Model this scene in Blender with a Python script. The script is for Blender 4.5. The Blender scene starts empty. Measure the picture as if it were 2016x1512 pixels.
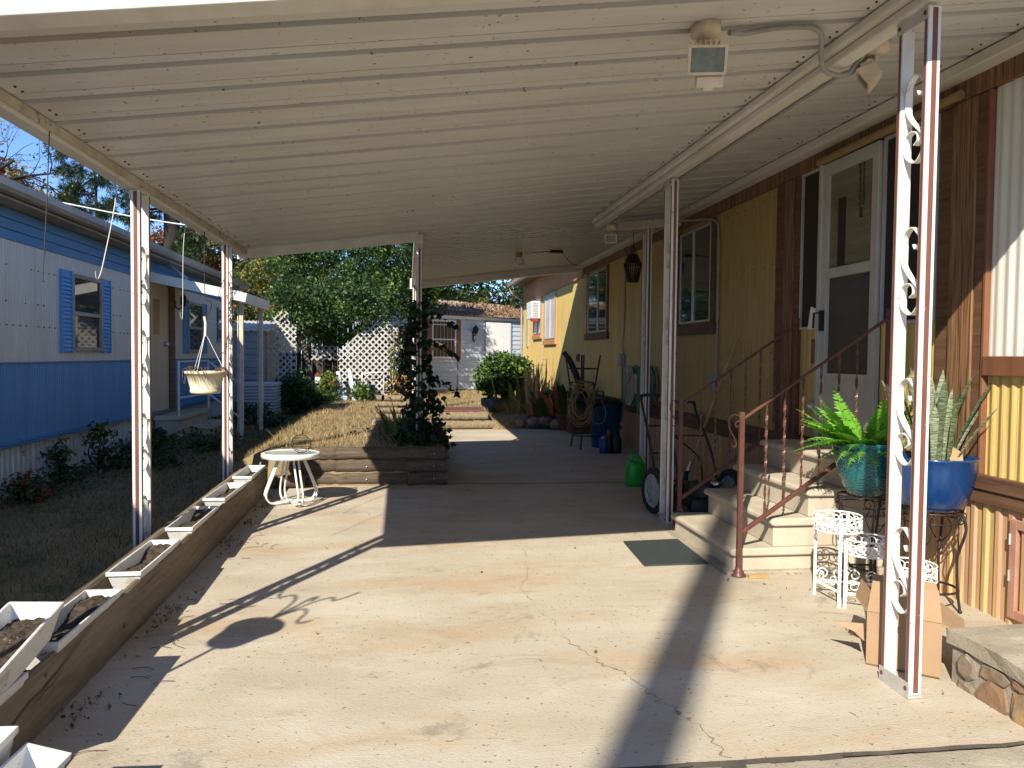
import bpy, math, random
import numpy as np
from mathutils import Vector, Matrix
random.seed(7); RNG = np.random.default_rng(11)
S = bpy.context.scene
COL = S.collection
def R(a): return math.radians(a)
# ---------------------------------------------------------------- camera
cam = bpy.data.objects.new('camera', bpy.data.cameras.new('camera')); COL.objects.link(cam)
cam.data.sensor_fit = 'HORIZONTAL'; cam.data.sensor_width = 36.0; cam.data.lens = 27.14
cam.data.clip_start = 0.05; cam.data.clip_end = 2000
def cam_basis(vpx=803., vpy=698., roll=0.0105, F=1520.):
    y = np.array([vpx-1008, vpy-756, F]); y /= np.linalg.norm(y)
    d = np.array([-roll, 1.0, 0.0]); d[2] = -(d[0]*y[0]+d[1]*y[1])/y[2]; d /= np.linalg.norm(d)
    return np.array([np.cross(d, y), y, -d])
_B = cam_basis()
_m = np.stack([_B[:, 0], -_B[:, 1], -_B[:, 2]], axis=1)
M4 = Matrix([[*map(float, _m[i]), 0.0] for i in range(3)] + [[0, 0, 0, 1.0]])
M4.translation = Vector((0, 0, 1.5))
cam.matrix_world = M4
S.camera = cam
# ---------------------------------------------------------------- sky and sun
SUN = Vector((-0.66, -1.23, 1.0)).normalized()
w = bpy.data.worlds.new('World'); S.world = w; w.use_nodes = True
nt = w.node_tree; bg = nt.nodes['Background']
sky = nt.nodes.new('ShaderNodeTexSky'); sky.sky_type = 'NISHITA'; sky.sun_disc = False
sky.sun_elevation = math.asin(SUN.z); sky.sun_rotation = math.atan2(SUN.x, SUN.y)
sky.air_density = 0.75; sky.dust_density = 0.0; sky.ozone_density = 6.0; sky.altitude = 1800
nt.links.new(sky.outputs[0], bg.inputs[0]); bg.inputs[1].default_value = 0.15
sl = bpy.data.lights.new('sun', 'SUN'); sl.energy = 4.5; sl.angle = R(0.53); sl.color = (1.0, 0.93, 0.80)
so = bpy.data.objects.new('sun', sl); COL.objects.link(so)
so.rotation_euler = (-SUN).to_track_quat('-Z', 'Y').to_euler()
S.view_settings.view_transform = 'Standard'; S.view_settings.look = 'None'
S.view_settings.exposure = 0.86; S.view_settings.gamma = 1.0
S.render.engine = 'CYCLES'
try: S.cycles.max_bounces = 10; S.cycles.diffuse_bounces = 8
except Exception: pass
# ---------------------------------------------------------------- materials
MATS = {}
def mat(name, c, c2=None, s=4.0, r=0.6, b=0.0, bs=60.0, metal=0.0, st=(1, 1, 1), lo=.35, hi=.68, c3=None, s3=9.0, t3=.62, w3=.06,
        st3=(1, 1, 1), spec=0.4, trans=0.0, rnd=0.0, coat=0.0, c4=None, s4=200., t4=.72):
    m = bpy.data.materials.new(name); m.use_nodes = True; MATS[name] = m
    n = m.node_tree.nodes; L = m.node_tree.links
    p = n['Principled BSDF']; p.inputs['Roughness'].default_value = r; p.inputs['Metallic'].default_value = metal
    p.inputs['Specular IOR Level'].default_value = spec
    if coat: p.inputs['Coat Weight'].default_value = coat; p.inputs['Coat Roughness'].default_value = .12
    tc = n.new('ShaderNodeTexCoord')
    oi = n.new('ShaderNodeObjectInfo')
    def noise(sc, stv, det=6.0):
        mp = n.new('ShaderNodeMapping'); mp.inputs['Scale'].default_value = stv
        L.new(tc.outputs['Object'], mp.inputs[0])
        if rnd:
            vm = n.new('ShaderNodeVectorMath'); vm.operation = 'SCALE'; vm.inputs[0].default_value = (37, 51, 23)
            L.new(oi.outputs['Random'], vm.inputs['Scale']); L.new(vm.outputs[0], mp.inputs[1])
        t = n.new('ShaderNodeTexNoise'); t.inputs['Scale'].default_value = sc; t.inputs['Detail'].default_value = det
        t.inputs['Roughness'].default_value = .62
        L.new(mp.outputs[0], t.inputs[0]); return t
    def ramp(src, a, bb):
        rm = n.new('ShaderNodeMapRange'); rm.inputs[1].default_value = a; rm.inputs[2].default_value = bb; rm.clamp = True
        L.new(src, rm.inputs[0]); return rm.outputs[0]
    def mix(f, A, Bc):
        mx = n.new('ShaderNodeMix'); mx.data_type = 'RGBA'
        L.new(f, mx.inputs[0])
        if isinstance(A, tuple): mx.inputs[6].default_value = (*A, 1)
        else: L.new(A, mx.inputs[6])
        if isinstance(Bc, tuple): mx.inputs[7].default_value = (*Bc, 1)
        else: L.new(Bc, mx.inputs[7])
        return mx.outputs[2]
    out = c
    if c2 is not None: out = mix(ramp(noise(s, st).outputs[0], lo, hi), c, c2)
    if c3 is not None: out = mix(ramp(noise(s3, st3).outputs[0], t3, t3+w3), out, c3)
    if c4 is not None: out = mix(ramp(noise(s4, (1, 1, 1), 2.0).outputs[0], t4, t4+.05), out, c4)
    if isinstance(out, tuple): p.inputs['Base Color'].default_value = (*out, 1)
    else: L.new(out, p.inputs['Base Color'])
    if b:
        bp = n.new('ShaderNodeBump'); bp.inputs['Strength'].default_value = b; bp.inputs['Distance'].default_value = .01
        L.new(noise(bs, st).outputs[0], bp.inputs['Height']); L.new(bp.outputs[0], p.inputs['Normal'])
    if trans:
        tr = n.new('ShaderNodeBsdfTranslucent'); ad = n.new('ShaderNodeMixShader'); ad.inputs[0].default_value = trans
        if isinstance(out, tuple): tr.inputs[0].default_value = (*out, 1)
        else: L.new(out, tr.inputs[0])
        L.new(p.outputs[0], ad.inputs[1]); L.new(tr.outputs[0], ad.inputs[2])
        L.new(ad.outputs[0], n['Material Output'].inputs[0])
    return m
X3 = (.05, 1, 1)
mat('concrete', (.53, .47, .375), (.42, .355, .265), s=1.5, st=(.7, 1.3, 1), r=.85, b=.4, bs=90, lo=.34, hi=.66,
    c3=(.45, .325, .20), s3=1.25, t3=.50, w3=.2, st3=(.5, 1.3, 1), c4=(.20, .165, .12), s4=42, t4=.66, spec=.25)
mat('concrete_old', (.40, .35, .27), (.27, .23, .17), s=3.5, r=.9, b=.5, bs=70, c4=(.12, .10, .07), s4=45, t4=.66, spec=.2)
mat('crack', (.20, .155, .11), (.30, .24, .175), s=20, r=.95)
mat('joint', (.07, .06, .045), (.13, .11, .08), s=9, r=.95)
mat('step_concrete', (.52, .46, .36), (.41, .35, .26), s=3.0, st=(1, 1, .6), r=.8, b=.25, bs=80, c3=(.33, .25, .16), s3=2.5, t3=.63, w3=.12, spec=.25)
mat('dirt', (.10, .072, .045), (.05, .036, .024), s=6, r=.95, b=1.0, bs=30, c3=(.20, .145, .085), s3=14, t3=.58)
mat('lawn_soil', (.30, .215, .115), (.14, .115, .055), s=1.6, r=.95, b=1.0, bs=45, c3=(.085, .10, .035), s3=2.6, t3=.57, w3=.1, c4=(.33, .25, .13), s4=60, t4=.60)
mat('potting_soil', (.035, .025, .018), (.085, .06, .04), s=22, r=.95, b=1.0, bs=60, c4=(.30, .22, .13), s4=70, t4=.68)
mat('roof_white', (.66, .655, .625), (.57, .56, .52), s=2.2, st=(.35, 3, 1), r=.45, b=.06, bs=12, c3=(.60, .56, .47), s3=1.4, t3=.58, w3=.15, st3=(.3, 1, 1), c4=(.20, .165, .12), s4=27, t4=.675)
mat('beam_white', (.74, .715, .65), (.60, .565, .48), s=5, st=(1, .25, 2), r=.45, c3=(.26, .20, .13), s3=3.5, t3=.64, w3=.1)
mat('dirty_beam', (.60, .54, .44), (.42, .35, .25), s=9, r=.6, c3=(.16, .115, .07), s3=11, t3=.60)
mat('post_white', (.74, .73, .69), (.60, .58, .53), s=6, st=(1, 1, .4), r=.42, c3=(.36, .27, .19), s3=11, t3=.625, w3=.09, c4=(.25, .15, .09), s4=60, t4=.70)
mat('post_brown', (.20, .075, .05), (.14, .05, .035), s=12, st=(1, 1, .3), r=.5, c4=(.5, .42, .36), s4=55, t4=.71)
mat('rust', (.16, .06, .02), (.08, .035, .02), s=30, r=.9)
mat('old_white', (.62, .54, .42), (.50, .40, .28), s=9, r=.55, c3=(.25, .15, .08), s3=20, t3=.66)
mat('yellow', (.63, .465, .165), (.50, .355, .12), s=2.4, st=(1, 3, .3), r=.5, c3=(.33, .215, .08), s3=4, t3=.60, w3=.14, st3=(1, 8, .16))
mat('yellow_fine', (.52, .365, .12), (.35, .235, .075), s=5, st=(1, 9, .22), r=.55, lo=.32, hi=.7, c3=(.20, .13, .055), s3=6, t3=.585, w3=.1, st3=(1, 15, .13))
mat('cream_rib', (.72, .70, .64), (.60, .57, .49), s=2.5, st=(1, 3, .3), r=.4)
mat('skirt_tan', (.55, .36, .14), (.40, .23, .16), s=7, st=(1, 6, .12), r=.6, lo=.40, hi=.6, c3=(.28, .19, .09), s3=10, t3=.62, w3=.08, st3=(1, 7, .15))
mat('board_brown', (.23, .095, .045), (.15, .06, .03), s=6, st=(2, 2, .3), r=.6, b=.1, bs=30)
mat('pinkish_trim', (.45, .24, .17), (.34, .17, .11), s=6, r=.6)
mat('wood_grain', (.29, .15, .07), (.09, .045, .022), s=5.5, st=(11, 11, .38), r=.6, b=.3, bs=9, lo=.42, hi=.60, c3=(.05, .025, .014), s3=7, t3=.60, w3=.05, st3=(16, 16, .30))
mat('belt_board', (.16, .085, .045), (.085, .042, .024), s=5, st=(4, .4, 6), r=.65, b=.25, bs=12)
mat('fascia_orange', (.52, .25, .10), (.44, .20, .08), s=3, r=.6)
mat('alu', (.58, .58, .56), (.46, .46, .44), s=8, r=.38, metal=.35)
mat('door_white', (.47, .455, .415), (.40, .385, .345), s=4, r=.4)
mat('dark_screen', (.022, .014, .011), (.034, .022, .016), s=60, r=.65)
mat('screen_grey', (.075, .055, .042), (.055, .042, .034), s=5, r=.42)
mat('glass', (.035, .038, .04), r=.04, spec=.75)
mat('glass_door', (.20, .185, .115), (.13, .12, .075), s=2.5, st=(1, .3, 6), r=.06, spec=.6)
mat('curtain', (.60, .60, .58), (.42, .42, .42), s=5, st=(1, 14, .2), r=.3)
mat('black', (.012, .012, .013), r=.5)
mat('black_metal', (.018, .015, .014), (.03, .022, .018), s=20, r=.42)
mat('rubber', (.016, .016, .016), (.028, .027, .025), s=20, r=.75)
mat('grey_plastic', (.36, .36, .37), (.28, .28, .28), s=10, r=.5)
mat('chrome', (.6, .6, .6), r=.2, metal=1)
mat('blue', (.075, .285, .53), (.058, .225, .45), s=2.2, st=(1, 4, .25), r=.5, c3=(.12, .26, .46), s3=3, t3=.6, w3=.15)
mat('blue_band', (.065, .215, .40), (.05, .17, .33), s=3, st=(1, .2, 3), r=.5)
mat('blue_shutter', (.11, .32, .60), (.085, .26, .52), s=6, r=.45)
mat('blue_white', (.66, .62, .54), (.58, .545, .47), s=2.4, st=(1, 3, .35), r=.5, c3=(.42, .40, .36), s3=1.6, t3=.62, w3=.18, st3=(1, 3, .2))
mat('skirt_white', (.68, .67, .63), (.45, .42, .37), s=5, st=(1, 3, .5), r=.55, c3=(.16, .13, .10), s3=7, t3=.62)
mat('cream_door', (.56, .50, .36), (.47, .41, .28), s=3, st=(1, 4, .3), r=.5)
mat('gutter', (.36, .32, .26), (.24, .21, .16), s=6, st=(1, .2, 1), r=.45)
mat('soffit', (.40, .36, .28), (.22, .19, .14), s=4, st=(1, .5, 1), r=.6)
mat('asphalt_roof', (.12, .11, .10), (.17, .155, .14), s=20, r=.9)
mat('shed_siding', (.53, .60, .67), (.44, .50, .56), s=2.5, st=(.4, .4, 4), r=.5, c3=(.38, .27, .20), s3=1.9, t3=.66, w3=.1, st3=(2, 2, .2))
mat('shed_white', (.80, .80, .78), (.74, .74, .71), s=3, r=.45)
mat('shutter_brown', (.25, .105, .075), (.20, .08, .055), s=6, r=.6)
mat('tin_roof', (.34, .30, .26), (.26, .17, .11), s=4, r=.55)
mat('shingle', (.26, .20, .16), (.16, .12, .10), s=16, r=.9, b=.4, bs=40)
mat('metal_shed', (.30, .32, .35), (.22, .24, .27), s=5, r=.5)
mat('lattice', (.47, .455, .43), (.34, .325, .30), s=5, r=.6)
mat('gap_shade', (.035, .03, .025), (.06, .05, .04), s=9, r=.9)  # near-black tone, the gap's shade put into the board colour
mat('timber', (.145, .105, .072), (.06, .043, .03), s=6, st=(.5, 7, 7), r=.9, b=.8, bs=9, c3=(.045, .032, .022), s3=5, t3=.60, w3=.06, st3=(.35, 9, 9))
mat('timber_y', (.26, .205, .13), (.16, .115, .07), s=5, st=(4, .35, 4), r=.88, b=.5, bs=10, c3=(.09, .065, .04), s3=3, t3=.61, w3=.1, st3=(5, .4, 5), c4=(.08, .055, .03), s4=8, t4=.70)
mat('timber_end', (.34, .23, .14), (.22, .15, .09), s=20, r=.9)
mat('pot_white', (.72, .72, .68), (.62, .60, .54), s=7, r=.45, rnd=1, c3=(.38, .31, .22), s3=7, t3=.60, w3=.14, c4=(.22, .17, .12), s4=55, t4=.68, b=.08, bs=14)
mat('pot_cream', (.68, .62, .44), (.60, .53, .36), s=6, r=.4)
mat('table_white', (.78, .76, .70), (.70, .66, .57), s=6, r=.35, c3=(.42, .30, .19), s3=12, t3=.70)
mat('table_glass', (.33, .36, .33), (.27, .29, .26), s=5, r=.18, spec=.6)
mat('wire', (.55, .53, .48), r=.5)
mat('wire_dark', (.035, .025, .02), r=.6)
mat('rail_brown', (.14, .055, .04), (.095, .036, .026), s=16, r=.42, c4=(.40, .30, .26), s4=60, t4=.71)
mat('mat_green', (.028, .038, .038), (.05, .064, .062), s=10, st=(1, 14, 1), r=.85, b=.6, bs=60)
mat('teal', (.0, .115, .12), (.0, .08, .09), s=4, r=.18, spec=.6, coat=.6, c3=(.02, .22, .24), s3=3, t3=.6)
mat('blue_glaze', (.003, .042, .15), (.002, .03, .115), s=5, st=(5, 5, .3), r=.25, spec=.6, coat=.5)
mat('white_iron', (.80, .79, .76), r=.4)
mat('cardboard', (.36, .235, .135), (.32, .205, .115), s=4, r=.8)
mat('stone', (.27, .215, .16), (.16, .115, .075), s=7, r=.85, b=.8, bs=18, c3=(.36, .22, .09), s3=4, t3=.52, w3=.1, rnd=1)
mat('stone_red', (.20, .12, .075), (.29, .175, .095), s=6, r=.85, b=.8, bs=18, c3=(.15, .085, .06), s3=5, t3=.58, rnd=1)
mat('mortar', (.34, .30, .25), (.22, .19, .15), s=9, r=.95, b=.9, bs=30)
mat('brick', (.20, .075, .045), (.12, .045, .03), s=8, r=.9, b=.4, bs=40)
mat('pot_slate', (.055, .065, .08), (.04, .048, .06), s=6, r=.3)
mat('hose', (.10, .26, .19), (.07, .19, .15), s=9, r=.45)
mat('reel', (.40, .36, .29), (.28, .24, .18), s=8, r=.6)
mat('green_plastic', (.015, .36, .035), (.012, .28, .03), s=4, r=.32)
mat('can_blue', (.012, .06, .14), (.01, .045, .11), s=5, r=.4)
mat('navy', (.02, .04, .17), r=.35)
mat('red', (.35, .03, .02), r=.4)
mat('yellow_wood', (.48, .31, .12), (.38, .23, .08), s=8, st=(1, 1, .3), r=.5)
mat('cord', (.36, .245, .085), (.27, .175, .06), s=6, r=.5)
mat('conduit', (.34, .34, .32), (.24, .23, .20), s=9, r=.5)
mat('globe', (.72, .66, .52), r=.3)
mat('amber', (.40, .20, .06), r=.4)
mat('flood_body', (.70, .58, .42), (.58, .46, .32), s=14, r=.5)
mat('flood_glass', (.11, .14, .12), (.20, .23, .19), s=25, r=.12, spec=.7)
mat('paleblue', (.42, .50, .58), (.36, .43, .50), s=6, r=.5)
mat('bark', (.04, .03, .023), (.02, .015, .012), s=6, st=(4, 4, .6), r=.95, b=.9, bs=14)
mat('bark_grey', (.11, .09, .075), (.06, .05, .04), s=6, st=(3, 3, .6), r=.95)
for nm, c, c2 in (('leaf_dark', (.022, .050, .014), (.035, .075, .02)), ('leaf_mid', (.045, .085, .02), (.07, .115, .028)),
                  ('leaf_light', (.13, .22, .035), (.18, .26, .05)), ('leaf_olive', (.12, .12, .03), (.17, .15, .035)),
                  ('leaf_yellow', (.26, .19, .035), (.32, .22, .05)), ('leaf_red', (.24, .055, .03), (.30, .09, .04)),
                  ('leaf_rust', (.26, .12, .05), (.34, .17, .07)), ('needle', (.022, .045, .017), (.04, .065, .025)),
                  ('straw', (.46, .33, .155), (.54, .40, .20)), ('straw_dark', (.25, .18, .085), (.31, .22, .10)),
                  ('grass_green', (.055, .085, .022), (.08, .115, .03)), ('ivy_leaf', (.016, .034, .012), (.024, .045, .016)),
                  ('twig_pink', (.16, .11, .10), (.22, .16, .14)), ('dead_brown', (.15, .085, .05), (.22, .13, .07))):
    mat(nm, c, c2, s=1.3, r=.5, trans=.22, spec=.35)
mat('fern', (.20, .46, .045), (.10, .31, .025), s=9, r=.4, trans=.3, spec=.4)
mat('snake_shade', (.035, .055, .022), (.16, .19, .11), s=9, st=(3, 3, 22), r=.4, lo=.44, hi=.60)  # darker copy of the leaf colour, stands in for shadow between blades
# snake plant banding
m = mat('snake', (.075, .105, .045), (.34, .37, .25), s=9, st=(3, 3, 22), r=.4, lo=.42, hi=.58)
def wave_bump(mname, scale, direction, strength, kind='BANDS'):
    m = MATS[mname]; n = m.node_tree.nodes; L = m.node_tree.links; p = n['Principled BSDF']
    tc = n.new('ShaderNodeTexCoord'); wv = n.new('ShaderNodeTexWave'); wv.bands_direction = direction
    wv.inputs['Scale'].default_value = scale; wv.inputs['Distortion'].default_value = 0.4
    L.new(tc.outputs['Object'], wv.inputs[0]); bp = n.new('ShaderNodeBump'); bp.inputs['Strength'].default_value = strength
    bp.inputs['Distance'].default_value = .006; L.new(wv.outputs[1], bp.inputs['Height']); L.new(bp.outputs[0], p.inputs['Normal'])
def scale_bump(mname, sc):
    m = MATS[mname]; n = m.node_tree.nodes; L = m.node_tree.links; p = n['Principled BSDF']
    tc = n.new('ShaderNodeTexCoord'); mp = n.new('ShaderNodeMapping'); mp.inputs['Scale'].default_value = (1, 1, 2.2)
    v = n.new('ShaderNodeTexVoronoi'); v.inputs['Scale'].default_value = sc
    L.new(tc.outputs['Object'], mp.inputs[0]); L.new(mp.outputs[0], v.inputs[0])
    bp = n.new('ShaderNodeBump'); bp.inputs['Strength'].default_value = .8; bp.inputs['Distance'].default_value = .006
    L.new(v.outputs[0], bp.inputs['Height']); L.new(bp.outputs[0], p.inputs['Normal'])
scale_bump('teal', 42)
def concrete_layers(mname):
    m = MATS[mname]; n = m.node_tree.nodes; L = m.node_tree.links; p = n['Principled BSDF']
    src = p.inputs['Base Color'].links[0].from_socket; tc = n.new('ShaderNodeTexCoord')
    def layer(src, col, stv, sc, det, a, w_, amt, dist=0.0):
        mp = n.new('ShaderNodeMapping'); mp.inputs['Scale'].default_value = stv; L.new(tc.outputs['Object'], mp.inputs[0])
        t = n.new('ShaderNodeTexNoise'); t.inputs['Scale'].default_value = sc; t.inputs['Detail'].default_value = det; t.inputs['Roughness'].default_value = .75; t.inputs['Distortion'].default_value = dist
        L.new(mp.outputs[0], t.inputs[0]); r_ = n.new('ShaderNodeMapRange'); r_.inputs[1].default_value = a; r_.inputs[2].default_value = a+w_; r_.inputs[4].default_value = amt; L.new(t.outputs[0], r_.inputs[0])
        mx = n.new('ShaderNodeMix'); mx.data_type = 'RGBA'; L.new(r_.outputs[0], mx.inputs[0]); L.new(src, mx.inputs[6]); mx.inputs[7].default_value = (*col, 1); return mx.outputs[2]
    s_ = layer(src, (.25, .20, .145), (.55, 1.5, 1), 2.2, 12, .55, .14, .5, .9)
    s_ = layer(s_, (.17, .145, .115), (.8, 1.1, 1), 1.3, 14, .585, .07, .50, 1.2)
    s_ = layer(s_, (.58, .53, .44), (.6, 1.6, 1), 3.7, 10, .57, .12, .5)
    s_ = layer(s_, (.15, .12, .09), (1, 1, 1), 95, 3, .64, .05, .65)
    s_ = layer(s_, (.13, .105, .08), (1, 1, 1), 15, 9, .665, .03, .7, 1.5)
    L.new(s_, p.inputs['Base Color'])
concrete_layers('concrete'); concrete_layers('concrete_old')
# ---------------------------------------------------------------- mesh builder
ORG = {}
def catmull(P, n=6):
    P = [Vector(p) for p in P]; out = []
    Q = [P[0]*2-P[1]] + P + [P[-1]*2-P[-2]]
    for i in range(1, len(Q)-2):
        a, b, c, d = Q[i-1:i+3]
        for k in range(n):
            t = k/n
            out.append(.5*((2*b)+(c-a)*t+(2*a-5*b+4*c-d)*t*t+(3*b-a-3*c+d)*t**3))
    out.append(P[-1]); return out
class MB:
    def __init__(s): s.v = []; s.f = []; s.m = []; s.sm = []
    def add(s, vs, fs, m=0, sm=False):
        o = len(s.v); s.v += [tuple(x) for x in vs]
        for f in fs: s.f.append([i+o for i in f]); s.m.append(m); s.sm.append(sm)
        return s
    def box(s, a, b, m=0):
        (x0, y0, z0), (x1, y1, z1) = a, b
        x0, x1 = min(x0, x1), max(x0, x1); y0, y1 = min(y0, y1), max(y0, y1); z0, z1 = min(z0, z1), max(z0, z1)
        return s.add([(x0, y0, z0), (x1, y0, z0), (x1, y1, z0), (x0, y1, z0), (x0, y0, z1), (x1, y0, z1), (x1, y1, z1), (x0, y1, z1)],
                     [(0, 3, 2, 1), (4, 5, 6, 7), (0, 1, 5, 4), (1, 2, 6, 5), (2, 3, 7, 6), (3, 0, 4, 7)], m)
    def hexa(s, lo, hi, m=0):
        "two quads of four points (bottom ring, top ring, counter-clockwise)"
        return s.add(list(lo)+list(hi), [(0, 3, 2, 1), (4, 5, 6, 7), (0, 1, 5, 4), (1, 2, 6, 5), (2, 3, 7, 6), (3, 0, 4, 7)], m)
    def bar(s, p, q, w, h, up=(0, 0, 1), m=0):
        p = Vector(p); q = Vector(q); d = (q-p).normalized(); u = Vector(up); r = d.cross(u)
        if r.length < 1e-4: r = d.cross(Vector((1, 0, 0)))
        r.normalize(); u = r.cross(d); r *= w/2; u *= h/2
        return s.hexa([p-r-u, p+r-u, p+r+u, p-r+u], [q-r-u, q+r-u, q+r+u, q-r+u], m)
    def tube(s, pts, r, n=8, m=0, cap=True, smooth=0):
        if smooth: pts = catmull(pts, smooth)
        P = [Vector(p) for p in pts]; N = len(P)
        rr = r if isinstance(r, (list, tuple)) else [r]*N
        if len(rr) != N: rr = [rr[0]+(rr[-1]-rr[0])*i/(N-1) for i in range(N)]
        t = [(P[min(i+1, N-1)]-P[max(i-1, 0)]).normalized() for i in range(N)]
        a = Vector((0, 0, 1)) if abs(t[0].z) < .9 else Vector((1, 0, 0))
        u = t[0].cross(a).normalized(); vs = []
        for i in range(N):
            u = (u-t[i]*u.dot(t[i]));
            if u.length < 1e-5: u = t[i].cross(Vector((.3, .5, .8)))
            u.normalize(); w_ = t[i].cross(u)
            for k in range(n):
                an = 2*math.pi*k/n; vs.append(P[i]+(u*math.cos(an)+w_*math.sin(an))*rr[i])
        fs = [(i*n+k, i*n+(k+1) % n, (i+1)*n+(k+1) % n, (i+1)*n+k) for i in range(N-1) for k in range(n)]
        s.add(vs, fs, m, True)
        if cap: s.add(vs[:n], [tuple(range(n))[::-1]], m); s.add(vs[-n:], [tuple(range(n))], m)
        return s
    def lathe(s, prof, c=(0, 0, 0), n=32, m=0, sx=1, sy=1, close=False):
        vs = []; N = len(prof)
        for (r, z) in prof:
            for k in range(n):
                a = 2*math.pi*k/n; vs.append((c[0]+r*math.cos(a)*sx, c[1]+r*math.sin(a)*sy, c[2]+z))
        fs = [(i*n+k, i*n+(k+1) % n, (i+1)*n+(k+1) % n, (i+1)*n+k) for i in range(N-1) for k in range(n)]
        s.add(vs, fs, m, True)
        if close: s.add(vs[:n], [tuple(range(n))[::-1]], m); s.add(vs[-n:], [tuple(range(n))], m)
        return s
    def ribbon(s, pts, wv, th=.004, m=0, smooth=0):
        if smooth: pts = catmull(pts, smooth)
        P = [Vector(p) for p in pts]; wv = Vector(wv)*.5; N = len(P); vs = []
        for i in range(N):
            t = (P[min(i+1, N-1)]-P[max(i-1, 0)]).normalized(); nn = t.cross(wv).normalized()*th*.5
            vs += [P[i]-wv-nn, P[i]+wv-nn, P[i]+wv+nn, P[i]-wv+nn]
        fs = []
        for i in range(N-1):
            for k in range(4): fs.append((i*4+k, i*4+(k+1) % 4, (i+1)*4+(k+1) % 4, (i+1)*4+k))
        fs += [(3, 2, 1, 0), tuple(4*(N-1)+k for k in range(4))]
        return s.add(vs, fs, m, False)
    def poly(s, pts, depth, m=0):
        "planar polygon extruded by vector depth"
        n = len(pts); d = Vector(depth); vs = [Vector(p) for p in pts]; vs += [p+d for p in vs]
        fs = [tuple(range(n))[::-1], tuple(range(n, 2*n))]+[(i, (i+1) % n, n+(i+1) % n, n+i) for i in range(n)]
        return s.add(vs, fs, m)
    def ball(s, c, r, m=0, n=16, sz=1.0, sx=1.0, sy=1.0):
        pr = [(max(r*math.sin(math.pi*i/10), 1e-4), -r*math.cos(math.pi*i/10)*sz) for i in range(11)]
        return s.lathe(pr, c, n, m, sx, sy)
    def xform(s, mtx, start=0):
        for i in range(start, len(s.v)): s.v[i] = tuple(mtx @ Vector(s.v[i]))
        return s
    def build(s, name, mats, parent=None, loc=None, bevel=0.0, label=None):
        me = bpy.data.meshes.new(name)
        if loc is None: loc = ORG[parent.name] if parent is not None else Vector((0, 0, 0))
        o0 = Vector(loc)
        me.from_pydata([tuple(Vector(v)-o0) for v in s.v], [], s.f)
        if isinstance(mats, str): mats = [mats]
        for k in mats: me.materials.append(MATS[k])
        me.polygons.foreach_set('material_index', s.m); me.polygons.foreach_set('use_smooth', s.sm)
        me.update()
        ob = bpy.data.objects.new(name, me); COL.objects.link(ob)
        if parent is not None: ob.parent = parent
        else: ob.location = o0
        ORG[ob.name] = o0
        if bevel:
            bv = ob.modifiers.new('bevel', 'BEVEL'); bv.width = bevel; bv.segments = 2; bv.limit_method = 'ANGLE'; bv.angle_limit = R(40)
        if label: ob['label'] = label
        return ob
def tag(o, label=None, cat=None, group=None, kind=None):
    if label: o['label'] = label
    if cat: o['category'] = cat
    if group: o['group'] = group
    if kind: o['kind'] = kind
    return o
def thing(name, loc, label, cat, group=None):
    o = bpy.data.objects.new(name, None); COL.objects.link(o); o.location = loc; o.empty_display_size = .2
    ORG[o.name] = Vector(loc); return tag(o, label, cat, group)
def dup(o, loc=None, rz=None, label=None, parent=None):
    c = o.copy(); COL.objects.link(c)
    if parent is not None: c.parent = parent
    if loc is not None: c.location = loc
    if rz is not None: c.rotation_euler = (0, 0, rz)
    if label: c['label'] = label
    ORG[c.name] = Vector(c.location) if parent is None else ORG[parent.name]
    for ch in list(o.children): dup(ch, parent=c)
    return c
def struct(mb, name, mats, **k): return tag(mb.build(name, mats, **k), kind='structure')
def gz(y): return .015*max(-30, min(y, 40))
# leaves as numpy quads
def leaf_mesh(name, pts, size, mats, weights, parent=None, loc=None, asp=.5, up=.35, seed=1, jit=.45, dirs=None, per=0):
    g = np.random.default_rng(seed); pts = np.asarray(pts, float); n = len(pts)
    d = g.normal(size=(n, 3)); d[:, 2] -= .15
    if dirs is not None: d = d*.35+dirs
    d /= np.linalg.norm(d, axis=1)[:, None]
    nn = g.normal(size=(n, 3)); nn[:, 2] = np.abs(nn[:, 2])+up
    sd = np.cross(d, nn); sd /= np.linalg.norm(sd, axis=1)[:, None]; nr = np.cross(sd, d)
    L = size*(1+jit*(g.random(n)*2-1)); W = L*asp*(.8+.4*g.random(n))
    L = L[:, None]; W = W[:, None]
    v = np.stack([pts-d*L*.5, pts+sd*W*.5+nr*L*.08, pts+d*L*.5, pts-sd*W*.5+nr*L*.08], axis=1).reshape(-1, 3)
    if loc is None: loc = ORG[parent.name] if parent is not None else Vector((0, 0, 0))
    v = v-np.array(loc)
    me = bpy.data.meshes.new(name)
    me.vertices.add(4*n); me.vertices.foreach_set('co', v.ravel())
    me.loops.add(4*n); me.loops.foreach_set('vertex_index', np.arange(4*n))
    me.polygons.add(n); me.polygons.foreach_set('loop_start', np.arange(0, 4*n, 4)); me.polygons.foreach_set('loop_total', np.full(n, 4))
    for k in mats: me.materials.append(MATS[k])
    wts = np.array(weights, float); wts /= wts.sum()
    mi = g.choice(len(mats), size=n, p=wts)
    if per:
        cl = g.choice(len(mats), size=n//per+1, p=wts)[np.arange(n)//per]; mi = np.where(g.random(n) < .62, cl, mi)
    me.polygons.foreach_set('material_index', mi.astype(np.int32))
    me.update(calc_edges=True); me.validate()
    ob = bpy.data.objects.new(name, me); COL.objects.link(ob)
    if parent is not None: ob.parent = parent
    else: ob.location = loc
    ORG[ob.name] = Vector(loc); return ob
mat('tan_roller', (.30, .205, .09), r=.6)
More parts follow.
